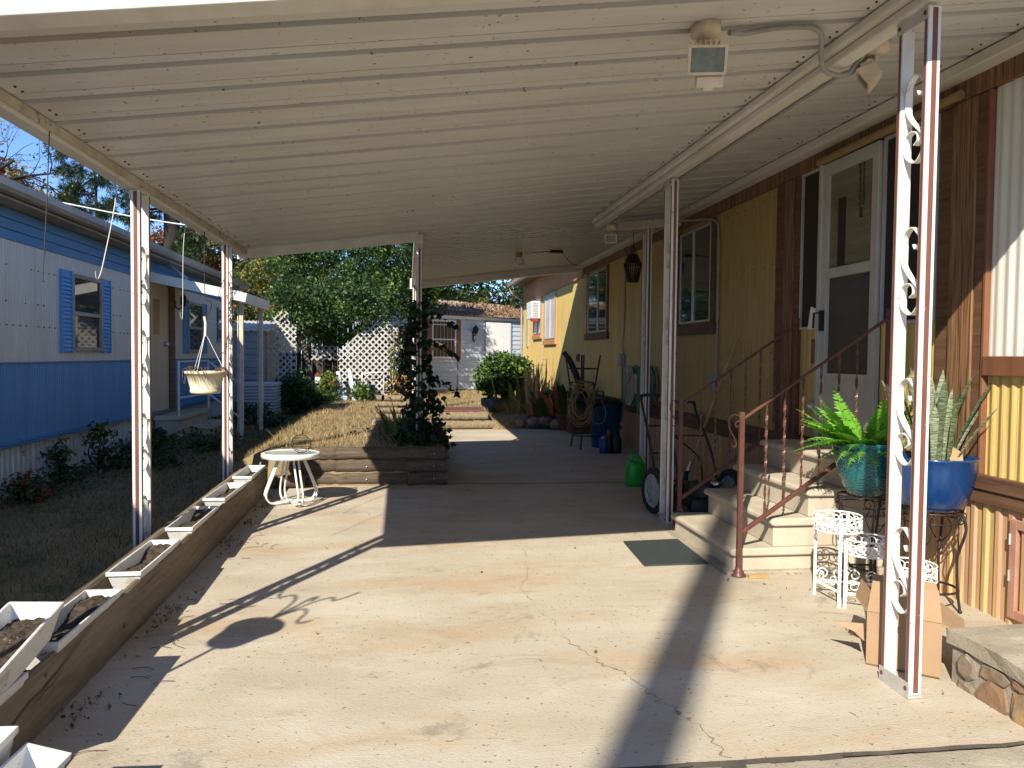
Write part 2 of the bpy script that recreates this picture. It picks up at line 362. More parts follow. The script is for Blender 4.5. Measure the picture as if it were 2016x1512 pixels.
def crown_pts(blobs, clumps, per, cr, seed=1, shell=(.55, 1.0)):
    g = np.random.default_rng(seed); out = []
    vol = np.array([b[3]*b[4]*b[5] for b in blobs])**.67; cnt = np.maximum(1, (clumps*vol/vol.sum())).astype(int)
    for b, k in zip(blobs, cnt):
        d = g.normal(size=(k, 3)); d /= np.linalg.norm(d, axis=1)[:, None]
        rr = shell[0]+(shell[1]-shell[0])*g.random(k)**.6
        c = np.array(b[:3])+d*rr[:, None]*np.array(b[3:6])
        s_ = cr*(.6+.8*g.random(k))
        p = c[:, None, :]+g.normal(size=(k, per, 3))*s_[:, None, None]*np.array([1, 1, .7])*.55
        out.append(p.reshape(-1, 3))
    return np.concatenate(out)
def branch(mb, p, d, L, r, lvl, g, n=6, spread=.7, grav=0.0, tips=None, m=0, segs=4):
    pts = [Vector(p)]; d = Vector(d).normalized(); rad = [r]
    for i in range(segs):
        d = (d+Vector(g.normal(size=3))*.16+Vector((0, 0, grav))).normalized()
        pts.append(pts[-1]+d*L/segs); rad.append(r*(1-.62*(i+1)/segs))
    mb.tube(pts, rad, n, m, cap=False)
    if lvl <= 0:
        if tips is not None: tips += pts[1:]
        return
    for k in range(3 if lvl > 1 else 4):
        i = g.integers(1, segs+1); dd = (d+Vector(g.normal(size=3))*spread).normalized()
        branch(mb, pts[i], dd, L*(.55+.25*g.random()), rad[i]*.75, lvl-1, g, max(3, n-1), spread, grav, tips, m, segs)
# ================================================================ GROUND
def sstep(t): t = np.clip(t, 0, 1); return t*t*(3-2*t)
def lawn_z(x, y):
    x = np.asarray(x, float); y = np.asarray(y, float)
    base = .015*np.clip(y, -30, 40)
    rise = sstep((x+2.35)/1.0)*(y > 8.22)
    slab = (x > .40)*(y < np.where(x < 1.52, 13.76, 13.42))
    rise = np.where(slab, 0, rise)
    tgt = .50-base
    rise = np.where((x > 1.42) & (y > 13.3), np.maximum(sstep((1.62-x)/.2), sstep((y-17.6)/2.0)), rise)
    z = base+rise*np.clip(tgt, 0, 1)
    z = np.where(slab & (y > 2) & (x < 3.4), base-.12, z)
    z = np.where((x > -1.62) & (x <= .41) & (y < 8.16), base-.12, z)
    z = np.where((y < 2.2), base-.12, z)
    z = z+.012*np.sin(x*7.1+y*3.3)*np.sin(x*2.3-y*5.7)*(x < .4)
    return z
ax = np.concatenate([[-400, -120, -50, -25, -14, -9], np.arange(-7, 5.01, .14), [7, 12, 25, 60, 150, 400]])
ay = np.concatenate([[-60, -20, -6, 0, 2.15, 2.25], np.arange(2.4, 8.1, .16), [8.15, 8.225], np.arange(8.3, 13.4, .16), [13.43, 13.6, 13.75, 13.77], np.arange(13.9, 26, .25), [29, 34, 42, 60, 120, 260, 600]])
gx, gy = np.meshgrid(ax, ay); zz = lawn_z(gx, gy); nx, ny = len(ax), len(ay)
mb = MB(); mb.v = [tuple(map(float, p)) for p in np.stack([gx, gy, zz], -1).reshape(-1, 3)]
for j in range(ny-1):
    for i in range(nx-1):
        mb.f.append([j*nx+i, j*nx+i+1, (j+1)*nx+i+1, (j+1)*nx+i]); mb.m.append(0); mb.sm.append(True)
struct(mb, 'ground', 'lawn_soil')
def slab(name, x0, x1, y0, y1, m, th=.14, dz=0.0):
    b = MB(); b.hexa([(x0, y0, gz(y0)-th), (x1, y0, gz(y0)-th), (x1, y1, gz(y1)-th), (x0, y1, gz(y1)-th)],
                     [(x0, y0, gz(y0)+dz), (x1, y0, gz(y0)+dz), (x1, y1, gz(y1)+dz), (x0, y1, gz(y1)+dz)])
    return b
b = slab('', -1.395, 3.40, 2.62, 8.185, 0)
o_drive = struct(b, 'driveway', 'concrete')
struct(slab('', .42, 3.40, 8.20, 13.56, 0), 'back_driveway', 'concrete')
struct(slab('', -8, 6, -7, 2.595, 0, dz=-.004), 'street_apron', 'concrete_old')
# ragged joint between apron and driveway, cracks
def gp(x, y, d=.004): return Vector((x, y, gz(y)+d))
b = MB()
pts = []
for i in range(64):
    x = -2.4+i*.095; pts.append((x, 2.603+random.uniform(-.006, .006)))
for i in range(63):
    (xa, ya), (xb, yb) = pts[i], pts[i+1]; wd = random.choice((.006, .01, .014, .02, .034))
    b.add([gp(xa, ya-wd, .001), gp(xb, yb-wd, .001), gp(xb, yb+.017, .001), gp(xa, ya+.017, .001)], [(0, 1, 2, 3)])
struct(b, 'pavement_joint', 'joint')
def crack(b, P, wd=.004, jit=.02, n=9):
    Q = []
    for i in range(len(P)-1):
        for k in range(n):
            t = k/n; Q.append((P[i][0]+(P[i+1][0]-P[i][0])*t+random.gauss(0, jit), P[i][1]+(P[i+1][1]-P[i][1])*t+random.gauss(0, jit*.4)))
    Q.append(P[-1])
    for i in range(len(Q)-1):
        a, c = Vector((*Q[i], 0)), Vector((*Q[i+1], 0)); d = (c-a).normalized(); s_ = Vector((-d.y, d.x, 0))*wd*random.choice((.35, .5, .8, 1, 1.1, 2.2))*.5
        b.add([gp(*(a-s_).xy), gp(*(c-s_).xy), gp(*(c+s_).xy), gp(*(a+s_).xy)], [(0, 1, 2, 3)])
b = MB()
CRK = [(1.16, 2.63), (1.15, 2.83), (1.11, 2.98), (1.05, 3.15), (.99, 3.36), (.89, 3.54), (.80, 3.84), (.78, 4.10), (.74, 4.26), (.69, 4.63), (.76, 4.83), (.83, 5.3), (.88, 5.9)]
crack(b, CRK[:7], .0042, .012)
crack(b, CRK[6:], .0015, .010)
crack(b, [(-1.1, 4.58), (-.9, 4.62), (-.72, 4.58)], .003, .008)
struct(b, 'pavement_cracks', 'crack')
b = MB(); b.add([gp(.42, 8.186), gp(3.3, 8.186), gp(3.3, 8.2), gp(.42, 8.2)], [(0, 1, 2, 3)])
struct(b, 'slab_joint', 'joint')
# ================================================================ CARPORT
def rz(x): return 2.605+.127*(x+1.735)
carport = thing('carport', (0, 6, 0), 'white ribbed metal carport roof on scrollwork posts spanning the concrete drive', 'carport')
def roof_panel(x0, x1, y0, y1, per=.32):
    prof = []
    y = y0
    def P(dy, dz): prof.append((y+dy, dz))
    while y < y1-1e-6:
        P(0, .0); P(.575*per, .0); P(.582*per, .03); P(.618*per, .03); P(.625*per, .003); P(.85*per, .003); P(.858*per, .07); P(.945*per, .07); P(.953*per, -.006); P(.985*per, -.006)
        y += per
    prof = [(min(a, y1), z) for a, z in prof]+[(y1, 0)]
    b = MB(); n = len(prof); t = .004
    vs = []
    for (x) in (x0, x1):
        for (yy, dz) in prof: vs.append((x, yy, rz(x)+dz))
    for (x) in (x0, x1):
        for (yy, dz) in prof: vs.append((x, yy, rz(x)+dz+t))
    fs = []
    for i in range(n-1):
        fs.append((i, i+1, n+i+1, n+i)); fs.append((2*n+i, 3*n+i, 3*n+i+1, 2*n+i+1))
    b.add(vs, fs)
    y = y0+.30*per
    while y < y1-.05 and per > .3:
        for x in (x0+.12, 2.05, x1-.2):
            for q in (0, .2): b.ball((x, y+q*per, rz(x)-.001), .007, 1, n=6)
        y += per
    return b
roof_panel(-1.77, 3.27, 2.82, 8.58).build('roof_panel', ['roof_white', 'rust'], carport)
roof_panel(.10, 3.27, 8.582, 14.30, .19).build('roof_panel', ['roof_white', 'rust'], carport)
def xbar(y0, y1, x0, x1, zt, zb, m=0):
    b = MB(); b.hexa([(x0, y0, rz(x0)+zb), (x1, y0, rz(x1)+zb), (x1, y1, rz(x1)+zb), (x0, y1, rz(x0)+zb)],
                     [(x0, y0, rz(x0)+zt), (x1, y0, rz(x1)+zt), (x1, y1, rz(x1)+zt), (x0, y1, rz(x0)+zt)], m); return b
b = xbar(2.70, 2.815, -1.82, 3.28, .10, -.095); b.build('front_fascia', 'beam_white', carport, bevel=.006)
b = xbar(8.585, 8.615, -1.81, .1, .06, -.10); b.build('rear_fascia', 'beam_white', carport, bevel=.004)
b = xbar(14.30, 14.42, .03, 3.27, .06, -.13); b.build('rear_fascia', 'beam_white', carport, bevel=.004)
zl = rz(-1.735)
b = MB(); b.box((-1.805, 2.82, zl-.07), (-1.715, 8.582, zl-.008)); b.box((-1.815, 2.82, zl-.006), (-1.775, 8.582, zl+.05))
b.build('side_beam', 'beam_white', carport, bevel=.006)
b = MB(); b.box((-1.713, 2.83, zl-.05), (-1.703, 8.58, zl-.004)); b.build('beam_drip_edge', 'dirty_beam', carport)
b = MB(); b.box((.06, 8.63, rz(.08)-.11), (.16, 14.3, rz(.08)-.004)); b.build('side_beam', 'beam_white', carport, bevel=.005)
zi = rz(2.1)
b = MB(); b.box((2.09, 2.82, zi-.055), (2.17, 8.75, zi-.006)); b.box((2.125, 2.82, zi-.105), (2.215, 8.78, zi-.057)); b.build('inner_beam', 'beam_white', carport, bevel=.012)
b = MB(); b.box((3.14, 2.62, rz(3.14)-.075), (3.272, 14.30, rz(3.14)-.008)); b.build('house_beam', 'beam_white', carport, bevel=.006)
b = MB(); b.hexa([(2.22, 8.66, zi-.17), (3.13, 8.66, zi-.07), (3.13, 8.76, zi-.07), (2.22, 8.76, zi-.17)],
                 [(2.22, 8.66, zi-.07), (3.13, 8.66, zi+.03), (3.13, 8.76, zi+.03), (2.22, 8.76, zi-.07)])
b.build('cross_beam', 'dirty_beam', carport, bevel=.006)
# --- scrollwork posts
SCR = [(.60, .105), (.70, .125), (.86, .112), (.90, .085), (.78, .058), (.5, .03), (.18, .055), (.04, .115), (.08, .175), (.32, .225), (.62, .265), (.92, .305), (.96, .345), (.72, .395), (.45, .405), (.12, .375), (.03, .33), (.12, .285), (.38, .27), (.62, .285), (.66, .315), (.5, .332)]
def scroll_mesh(x, ya, gap, ztop, h=.42):
    b = MB(); k = h/.42
    b.ribbon([(x, ya+gap*(1-u), ztop-v*k) for u, v in SCR], (.028, 0, 0), .005, smooth=4); return b
def post(x, y, zb, zt, fl='post', n=None, wid=.20, dz0=.1):
    c = .030; cx = .058; b = MB()
    for yy in (y, y+wid-c):
        b.box((x-cx/2, yy, zb), (x+cx/2, yy+c, zt))
    p = b.build('post', 'post_white', carport, bevel=.004)
    b = MB(); e = .0022
    for yy in (y, y+wid-c):
        if yy == y: b.box((x-.010, yy-e, zb+.012), (x+.012, yy+.001, zt-.01))
        else: b.box((x-.010, yy+c-.001, zb+.012), (x+.012, yy+c+e, zt-.01))
        b.box((x-cx/2-e, yy+.008, zb+.012), (x-cx/2+.001, yy+.022, zt-.01)); b.box((x+cx/2-.001, yy+.008, zb+.012), (x+cx/2+e, yy+.022, zt-.01))
    b.build('stripe', 'post_brown', p)
    g0 = y+c; gap = wid-2*c
    nn = n or int((zt-zb-.25)/.56)
    for i in range(nn):
        scroll_mesh(x, g0, gap, zt-.22-dz0-i*(zt-zb-.30)/nn).build('scroll', 'post_white', p)
    b = MB(); b.box((x-cx/2-.006, y-.004, zb-.012), (x-cx/2-.001, y+wid+.004, zb+.055)); b.box((x-cx/2-.001, y-.002, zb-.012), (x+cx/2+.004, y+wid+.002, zb-.001))
    b.build('bracket', 'alu', p); b = MB(); b.box((x-cx/2-.006, y-.004, zt-.055), (x-cx/2-.001, y+wid+.004, zt)); b.build('bracket', 'alu', p)
    for yy in (y+.016, y+wid-.016):
        for z in (zb+.028, zt-.028): b = MB(); b.ball((x-cx/2-.007, yy, z), .010, n=8, sx=.4); b.build('bolt', 'rust', p)
    return p
post(2.165, 3.00, gz(3.1)+.013, zi-.117, n=4, dz0=0.0)
post(2.185, 6.20, gz(6.2)+.013, zi-.117, n=4)
post(2.75, 8.64, gz(8.7)+.013, zi-.10, n=4)
post(-1.73, 2.95, .04, zl-.072, n=4)
post(-1.73, 5.24, gz(5.1)-.02, zl-.072, n=4)
post(-1.73, 7.68, gz(7.6)-.02, zl-.072, n=4)
post(.125, 8.90, .36, rz(.1)-.115, n=4)
post(.11, 13.85, .40, rz(.1)-.115, n=4)
# hanging wires on the side beam
def wire_thing(label, P, r, m='wire_dark', cat='wire', name='hanging_wire', group='wires hanging from the carport edge'):
    P = [(x*.915, y*.915, 1.5+.915*(z-1.5)) for x, y, z in P]; P[0] = (P[0][0], P[0][1], zl-.02); b = MB(); b.tube(P, r*.95, 5, smooth=4); return tag(b.build(name, m, loc=Vector(P[0])), label, cat, group)
wire_thing('thin dark wire nearest the street, hanging from the carport edge', [(-1.87, 4.39, zl+.03), (-1.875, 4.36, 2.3), (-1.88, 4.32, 1.9), (-1.87, 4.30, 1.86)], .0028)
wire_thing('pale hooked wire hanging slanted before the first shuttered window', [(-1.87, 5.33, zl+.03), (-1.875, 5.31, 2.45), (-1.9, 5.2, 2.1), (-1.9, 5.12, 1.97), (-1.9, 5.07, 1.945), (-1.9, 5.05, 1.99)], .0034, 'wire')
wire_thing('thin wire with small bottom hook hanging above the porch roof', [(-1.87, 6.95, zl+.03), (-1.9, 6.93, 2.4), (-1.9, 6.9, 1.85), (-1.9, 6.86, 1.78), (-1.9, 6.82, 1.83)], .003, 'wire')
# ================================================================ YELLOW MOBILE HOME
W = 3.28
def ribbed(x, y0, y1, z0, z1, per, dep, shape='sin', nx=-1):
    "vertical ribs on a wall facing -X (nx=-1) or +X"
    b = MB(); pr = []; y = y0
    if shape == 'trap': T = [(0, 0), (.30, 0), (.42, 1), (.70, 1), (.82, 0)]
    elif shape == 'fine': T = [(0, 0), (.84, 0), (.89, -1), (.95, -1)]
    else: T = [(k/6, .5-.5*math.cos(2*math.pi*k/6)) for k in range(6)]
    while y < y1-1e-6:
        for t, d in T:
            if y+t*per < y1: pr.append((y+t*per, d*dep))
        y += per
    pr.append((y1, 0)); n = len(pr)
    vs = [(x+nx*d, yy, z) for z in (z0, z1) for yy, d in pr]
    fs = [(i, n+i, n+i+1, i+1) if nx < 0 else (i, i+1, n+i+1, n+i) for i in range(n-1)]
    b.add(vs, fs, 0, False); return b
house = thing('yellow_mobile_home', (3.28, 12, 0), 'yellow ribbed mobile home with brown trim along the right of the drive', 'mobile home')
HY0, HY1 = .6, 21.9; ZT = 3.16
b = MB(); b.box((W+.015, HY0, -.1), (W+4.2, HY1-.02, 3.50)); b.build('wall_core', 'belt_board', house)
ribbed(W, HY0, 4.0, 1.52, ZT, .075, .007, 'sin').build('white_panel', 'cream_rib', house)
ribbed(W, HY0, 4.0, .84, 1.42, .072, .012, 'sin').build('wall_panel', 'yellow', house)
for y0, y1, z0, z1 in ((4.43, 5.02, .86, 1.74), (5.74, 6.13, .86, 1.75)):
    ribbed(W, y0, y1, z0, z1, .075, .006, 'sin').build('wall_panel', 'yellow', house)
def nailed(b, y0, y1, zs, st_=.30):
    y = y0+.06
    while y < y1:
        for z in zs:
            if random.random() < .85: b.ball((W-.003, y+random.uniform(-.015, .015), z+random.uniform(-.006, .006)), .0065, 1, n=6)
        y += st_
    return b
nailed(ribbed(W, 6.57, 9.30, .84, ZT, .05, .004, 'fine'), 6.6, 7.8, (.92, 1.55, 2.35, 2.95), .20).build('wall_panel', ['yellow_fine', 'rust'], house)
nailed(ribbed(W, 9.30, 14.2, .84, ZT, .085, .008, 'sin'), 9.4, 12.3, (.92, 1.6, 2.3), .34).build('wall_panel', ['yellow', 'rust'], house)
ribbed(W, 14.2, HY1, .60, 3.08, .085, .008, 'sin').build('wall_panel', 'yellow', house)
ribbed(W+.005, HY0, 14.2, 0, .69, .095, .014, 'trap').build('skirt', 'skirt_tan', house)
ribbed(W+.005, 14.2, HY1, 0, .69, .095, .014, 'trap').build('skirt', 'yellow', house)
def hb(name, y0, y1, z0, z1, d, m, x0=0.0, bev=.004):
    b = MB(); b.box((W-d, y0, z0), (W-x0+.012, y1, z1)); return b.build(name, m, house, bevel=bev)
hb('sill_board', HY0, 3.995, 1.415, 1.525, .045, 'board_brown')
hb('belt_board', HY0, 14.2, .765, .850, .040, 'belt_board')
hb('belt_board', HY0, 14.2, .685, .762, .028, 'belt_board')
hb('eave_board', HY0, 14.28, 3.035, 3.158, .030, 'wood_grain')
hb('corner_trim', 4.00, 4.022, .85, 3.03, .035, 'board_brown')
hb('corner_board', 4.024, 4.105, .85, 3.03, .024, 'belt_board')
hb('corner_board', 4.107, 4.305, .85, 3.03, .034, 'wood_grain')
hb('corner_board', 4.307, 4.43, .85, 3.03, .022, 'belt_board')
hb('corner_board', 6.13, 6.24, .85, 3.03, .022, 'belt_board')
hb('corner_board', 6.242, 6.40, .85, 3.03, .034, 'wood_grain')
hb('corner_board', 6.402, 6.57, .85, 3.03, .022, 'belt_board')
# access door in the skirt
b = MB(); y0, y1 = 2.55, 3.78
b.box((W-.022, y1-.05, .10), (W, y1, .64)); b.box((W-.022, y0, .10), (W, y0+.05, .64)); b.box((W-.022, y0+.05, .59), (W, y1-.05, .64)); b.box((W-.022, y0+.05, .10), (W, y1-.05, .15))
sk = b.build('skirt_hatch', 'pinkish_trim', house, bevel=.003)
b = MB(); b.tube([(W-.026, 3.77, .30), (W-.026, 3.77, .36)], .006, 6); b.tube([(W-.026, 3.77, .50), (W-.026, 3.77, .56)], .006, 6); b.build('hinge', 'alu', sk)
# sidelights: dark screens in thin frames
for y0, y1 in ((4.44, 5.00), (5.78, 6.12)):
    b = MB(); z0, z1 = 1.74, 3.03; t = .022
    b.box((W-.028, y0, z0), (W, y0+t, z1)); b.box((W-.028, y1-t, z0), (W, y1, z1)); b.box((W-.028, y0+t, z1-t), (W, y1-t, z1)); b.box((W-.028, y0+t, z0), (W, y1-t, z0+t))
    s_ = b.build('sidelight', 'alu', house)
    b = MB(); b.box((W-.012, y0+t, z0+t), (W-.002, y1-t, z1-t)); b.build('screen', 'dark_screen', s_)
# storm door
y0, y1, z0, z1 = 5.02, 5.74, .86, 3.02; t = .075
b = MB()
b.box((W-.05, y0, z0), (W-.004, y0+t, z1)); b.box((W-.05, y1-t, z0), (W-.004, y1, z1)); b.box((W-.05, y0+t, z1-.095), (W-.004, y1-t, z1))
b.box((W-.05, y0+t, 2.125), (W-.004, y1-t, 2.20)); b.box((W-.045, y0+t, z0), (W-.004, y1-t, 1.39))
door = b.build('storm_door', 'door_white', house, bevel=.004)
b = MB(); b.box((W-.028, y0+t, 2.20), (W-.02, y1-t, z1-.095)); b.build('door_glass', 'glass_door', door)
b = MB(); b.box((W-.016, y0+.18, 2.20), (W-.0165, y0+.18, 2.2)); b.box((W-.032, y1-.29, 2.21), (W-.029, y1-.19, 2.72)); b.build('door_shade', 'dark_screen', door)
b = MB()
for yy in (5.27, 5.22):
    for i in range(7): b.tube([(W-.036, yy+(.02 if yy > 5.25 else -.01)*i/7*(1 if yy < 5.25 else -1), 2.92-i*.045), (W-.036, yy, 2.885-i*.045)], .005, 5)
b.tube([(W-.036, 5.245, 2.60), (W-.036, 5.245, 2.53)], .009, 6); b.build('wind_chime', 'wire_dark', door)
b = MB(); b.box((W-.022, y0+t, 1.39), (W-.014, y1-t, 2.125)); b.build('door_screen', 'screen_grey', door)
b = MB(); b.box((W-.075, y1-.06, 1.72), (W-.05, y1-.02, 1.88)); b.tube([(W-.07, y1-.04, 1.86), (W-.12, y1-.03, 1.86), (W-.12, y1-.02, 1.74)], .009, 6); b.build('handle', 'black', door)
b = MB(); b.box((W-.008, y1-.02, z0), (W, y1+.035, z1)); b.box((W-.07, y1-.004, z0), (W-.008, y1+.035, z1)); b.build('door_jamb', 'door_white', house, bevel=.003)
b = MB(); b.lathe([(.001, 0), (.035, .0), (.04, .02), (.03, .05), (.001, .055)], (0, 0, 0), 14); b.xform(Matrix.Translation((W-.02, 5.86, 1.12)) @ Matrix.Rotation(R(-90), 4, 'Y')); b.build('door_knob', 'alu', house)
hb('house_number_plaque', 5.84, 5.94, 1.46, 1.66, .012, 'wood_grain')
hb('threshold', 4.95, 5.78, .835, .86, .06, 'alu')
# awning pole above the door
b = MB(); b.tube([(W-.07, 4.2, 3.06), (W-.07, 5.78, 3.045)], .028, 10); b.build('awning_roller', 'tan_roller', house)
# windows
def window(y0, y1, z0, z1, frame='board_brown', mid=.5, sill=True, curtain=False):
    b = MB(); t = .02
    b.box((W-.03, y0, z0), (W, y0+t, z1)); b.box((W-.03, y1-t, z0), (W, y1, z1)); b.box((W-.03, y0+t, z1-t), (W, y1-t, z1)); b.box((W-.03, y0+t, z0), (W, y1-t, z0+t))
    ym = y0+(y1-y0)*mid; b.box((W-.032, ym-.016, z0+t), (W, ym+.016, z1-t))
    wn = b.build('window', 'alu', house)
    b = MB(); b.box((W-.014, y0+t, z0+t), (W-.006, ym-.016, z1-t)); b.box((W-.018, ym+.016, z0+t), (W-.010, y1-t, z1-t))
    b.build('pane', 'curtain' if curtain else 'glass', wn)
    for ya, yb in ((y0-.10, y0-.002), (y1+.002, y1+.10)): b = MB(); b.box((W-.026, ya, z0-.02), (W, yb, z1+.04)); b.build('side_trim', frame, wn, bevel=.003)
    if sill:
        b = MB(); b.box((W-.05, y0-.14, z0-.135), (W, y1+.14, z0-.022)); b.build('sill', frame, wn, bevel=.004)
window(8.07, 9.02, 1.90, 2.97, 'belt_board', .55)
window(12.52, 13.86, 1.93, 2.98, 'belt_board', .45)
window(17.05, 18.30, 1.90, 2.94, 'fascia_orange', .5, curtain=True)
window(18.9, 19.95, 2.06, 2.94, 'fascia_orange', .5, curtain=True)
b = MB(); b.box((W-.03, 20.95, 1.74), (W, 21.22, 2.78)); b.build('utility_panel', 'grey_plastic', house, bevel=.004)
hb('fascia_band', 14.30, HY1, 3.02, 3.50, .022, 'fascia_orange'); hb('fascia_drip', 14.30, HY1, 2.98, 3.02, .04, 'fascia_orange')
b = MB(); b.hexa([(2.93, HY0, 3.50), (W+4.5, HY0, 3.50), (W+4.5, 22.1, 3.50), (2.93, 22.1, 3.50)], [(2.93, HY0, 3.56), (5.4, HY0, 4.0), (5.4, 22.1, 4.0), (2.93, 22.1, 3.56)])
b.build('roof', 'asphalt_roof', house)
b = MB(); b.box((2.83, 14.5, 3.46), (2.93, 22.15, 3.57)); b.build('gutter', 'gutter', house, bevel=.01)
b = MB(); b.tube([(2.88, 21.95, 3.47), (2.90, 21.95, 3.32), (3.22, 21.97, 3.10), (3.23, 21.97, 2.9), (3.23, 21.97, .6)], .035, 8); b.build('downspout', 'gutter', house)
# ================================================================ BLUE MOBILE HOME
BX = -3.70
blue = thing('blue_mobile_home', (-3.7, 8, 0), 'white and blue mobile home with blue shutters in shade on the left', 'mobile home')
BY0, BY1 = -6.0, 17.0
b = MB(); b.box((BX-4.2, BY0, -.1), (BX-.075, BY1, 2.95)); b.build('wall_core', 'belt_board', blue)
ribbed(BX, BY0, 11.58, .66, 1.38, .05, .004, 'fine', 1).build('lower_wall', 'blue', blue)
ribbed(BX, 12.86, BY1, .66, 1.38, .05, .004, 'fine', 1).build('lower_wall', 'blue', blue)
def bb(name, y0, y1, z0, z1, d, m, bev=.004):
    b = MB(); b.box((BX-.012, y0, z0), (BX+d, y1, z1)); return b.build(name, m, blue, bevel=bev)
bb('belt_trim', BY0, BY1, 1.372, 1.39, .014, 'blue_band')
for k in range(3): bb('upper_band', BY0, BY1, 2.53+k*.10, 2.53+k*.10+.094, .012-.003*k, 'blue_band')
bb('rub_rail', BY0, BY1, .59, .615, .03, 'blue_band'); bb('rub_rail', BY0, BY1, .617, .66, .018, 'blue')
ribbed(BX-.05, BY0, BY1, -.05, .60, .10, .012, 'trap', 1).build('skirt', 'skirt_white', blue)
b = ribbed(BX, BY0, BY1, 1.385, 2.53, .055, .004, 'fine', 1)
for z in (1.96, 1.74, 2.30):
    for k in range(95):
        y = 5+k*.125+random.uniform(-.01, .01)
        if random.random() < .75 and not (8.8 < y < 10.3) and y < 11.4: b.ball((BX+.004, y, z), .0075, 1, n=6)
b.build('upper_wall', ['blue_white', 'rust'], blue)
b = MB(); b.box((BX-.05, 8.62, .20), (BX-.022, 8.86, .50)); b.build('skirt_vent', 'grey_plastic', blue, bevel=.003)
b = MB(); b.box((BX, BY0, 2.83), (BX+.22, BY1+.2, 2.85)); b.build('soffit', 'soffit', blue)
b = MB()
pr = [(.0, .0), (.09, .0), (.12, .03), (.12, .095), (.10, .095), (.095, .04), (.02, .03)]
b.poly([(BX+.22+u, BY0, 2.86+v) for u, v in pr], (0, BY1+.2-BY0, 0)); b.build('gutter', 'gutter', blue)
b = MB(); b.hexa([(BX-4.3, BY0, 2.90), (BX+.24, BY0, 2.90), (BX+.24, BY1+.2, 2.90), (BX-4.3, BY1+.2, 2.90)], [(BX-2.2, BY0, 3.32), (BX-2.0, BY0, 3.32), (BX-2.0, BY1+.2, 3.32), (BX-2.2, BY1+.2, 3.32)])
b.build('roof', 'asphalt_roof', blue)
def bwindow(y0, y1, z0, z1, sh=.26, open_l=True, open_r=True):
    b = MB(); t = .045
    b.box((BX-.01, y0, z0), (BX+.035, y0+t, z1)); b.box((BX-.01, y1-t, z0), (BX+.035, y1, z1)); b.box((BX-.01, y0+t, z1-t), (BX+.035, y1-t, z1)); b.box((BX-.01, y0+t, z0), (BX+.045, y1-t, z0+t))
    zm = z0+(z1-z0)*.49; b.box((BX-.01, y0+t, zm-.022), (BX+.03, y1-t, zm+.022))
    wn = b.build('window', 'soffit', blue, bevel=.003)
    b = MB(); b.box((BX-.008, y0+t, z0+t), (BX+.004, y1-t, zm-.022)); b.box((BX-.008, y0+t, zm+.022), (BX+.010, y1-t, z1-t)); b.build('pane', 'glass', wn)
    for ya, yb in ((y0-sh, y0-.004), (y1+.004, y1+sh)):
        b = MB(); b.box((BX, ya, z0-.02), (BX+.012, yb, z1+.02)); n = 19
        for k in range(n):
            za = z0+.0+(z1-z0-.02)*k/n
            b.hexa([(BX+.012, ya+.02, za), (BX+.032, ya+.02, za), (BX+.032, yb-.02, za), (BX+.012, yb-.02, za)],
                   [(BX+.012, ya+.02, za+.042), (BX+.016, ya+.02, za+.042), (BX+.016, yb-.02, za+.042), (BX+.012, yb-.02, za+.042)])
        for q in (ya, yb-.02): b.box((BX+.012, q, z0-.02), (BX+.034, q+.02, z1+.02))
        b.build('shutter', 'blue_shutter', wn)
bwindow(9.13, 9.97, 1.50, 2.36, .27)
bwindow(13.68, 14.62, 1.50, 2.36, .26)
bwindow(15.75, 16.25, 1.72, 2.36, .02)
b = MB(); b.box((BX-.01, 11.62, .62), (BX+.02, 12.60, 2.50)); dr = b.build('door', 'cream_door', blue)
b = MB(); b.box((BX-.01, 12.60, .62), (BX+.05, 12.84, 2.52)); b.build('door_post', 'belt_board', blue)
b = MB(); b.ball((BX+.05, 12.40, 1.62), .04); b.build('door_knob', 'alu', dr)
b = MB(); b.box((BX+.02, 11.85, 1.75), (BX+.024, 12.15, 2.28)); b.build('door_window', 'amber', dr)
b = MB(); b.box((BX, 12.84, 2.2), (BX+.04, 12.94, 2.32)); b.tube([(BX+.03, 12.89, 2.22), (BX+.10, 12.89, 2.18), (BX+.16, 12.89, 2.24)], .012, 6); b.lathe([(.03, 0), (.06, .03), (.065, .15), (.03, .19), (.001, .22)], (BX+.16, 12.89, 2.22), 8, sx=.75, sy=.75)
b.build('porch_lamp', 'black', blue)
# porch awning
aw = thing('porch_awning', (-3.0, 11.5, 0), 'white edged flat awning on slim posts over the blue home porch', 'awning')
b = MB(); b.hexa([(BX+.03, 11.72, 2.60), (-2.45, 11.92, 2.34), (-2.40, 13.6, 2.33), (BX+.03, 13.6, 2.60)], [(BX+.03, 11.72, 2.63), (-2.45, 11.92, 2.37), (-2.40, 13.6, 2.36), (BX+.03, 13.6, 2.63)])
b.build('roof_sheet', 'roof_white', aw)
b = MB(); b.hexa([(-2.44, 11.93, 2.24), (-2.40, 11.93, 2.24), (-2.35, 13.6, 2.22), (-2.39, 13.6, 2.22)], [(-2.44, 11.93, 2.39), (-2.38, 11.93, 2.39), (-2.33, 13.6, 2.38), (-2.39, 13.6, 2.38)]); b.build('front_fascia', 'beam_white', aw, bevel=.006)
b = MB(); b.bar((BX+.03, 11.69, 2.575), (-2.38, 11.90, 2.315), .035, .135); b.build('side_fascia', 'beam_white', aw)
b = MB(); b.bar((-3.62, 12.3, 2.84), (-3.2, 11.82, 2.56), .04, .04); b.build('brace', 'alu', aw)
for x, y in ((-2.50, 12.16), (-2.43, 13.35)):
    b = MB(); b.box((x-.03, y-.03, gz(y)-.02), (x+.03, y+.03, 2.25)); b.box((x-.06, y-.012, gz(y)+.1), (x-.045, y+.012, 2.25)); b.build('post', 'old_white', aw, bevel=.004)
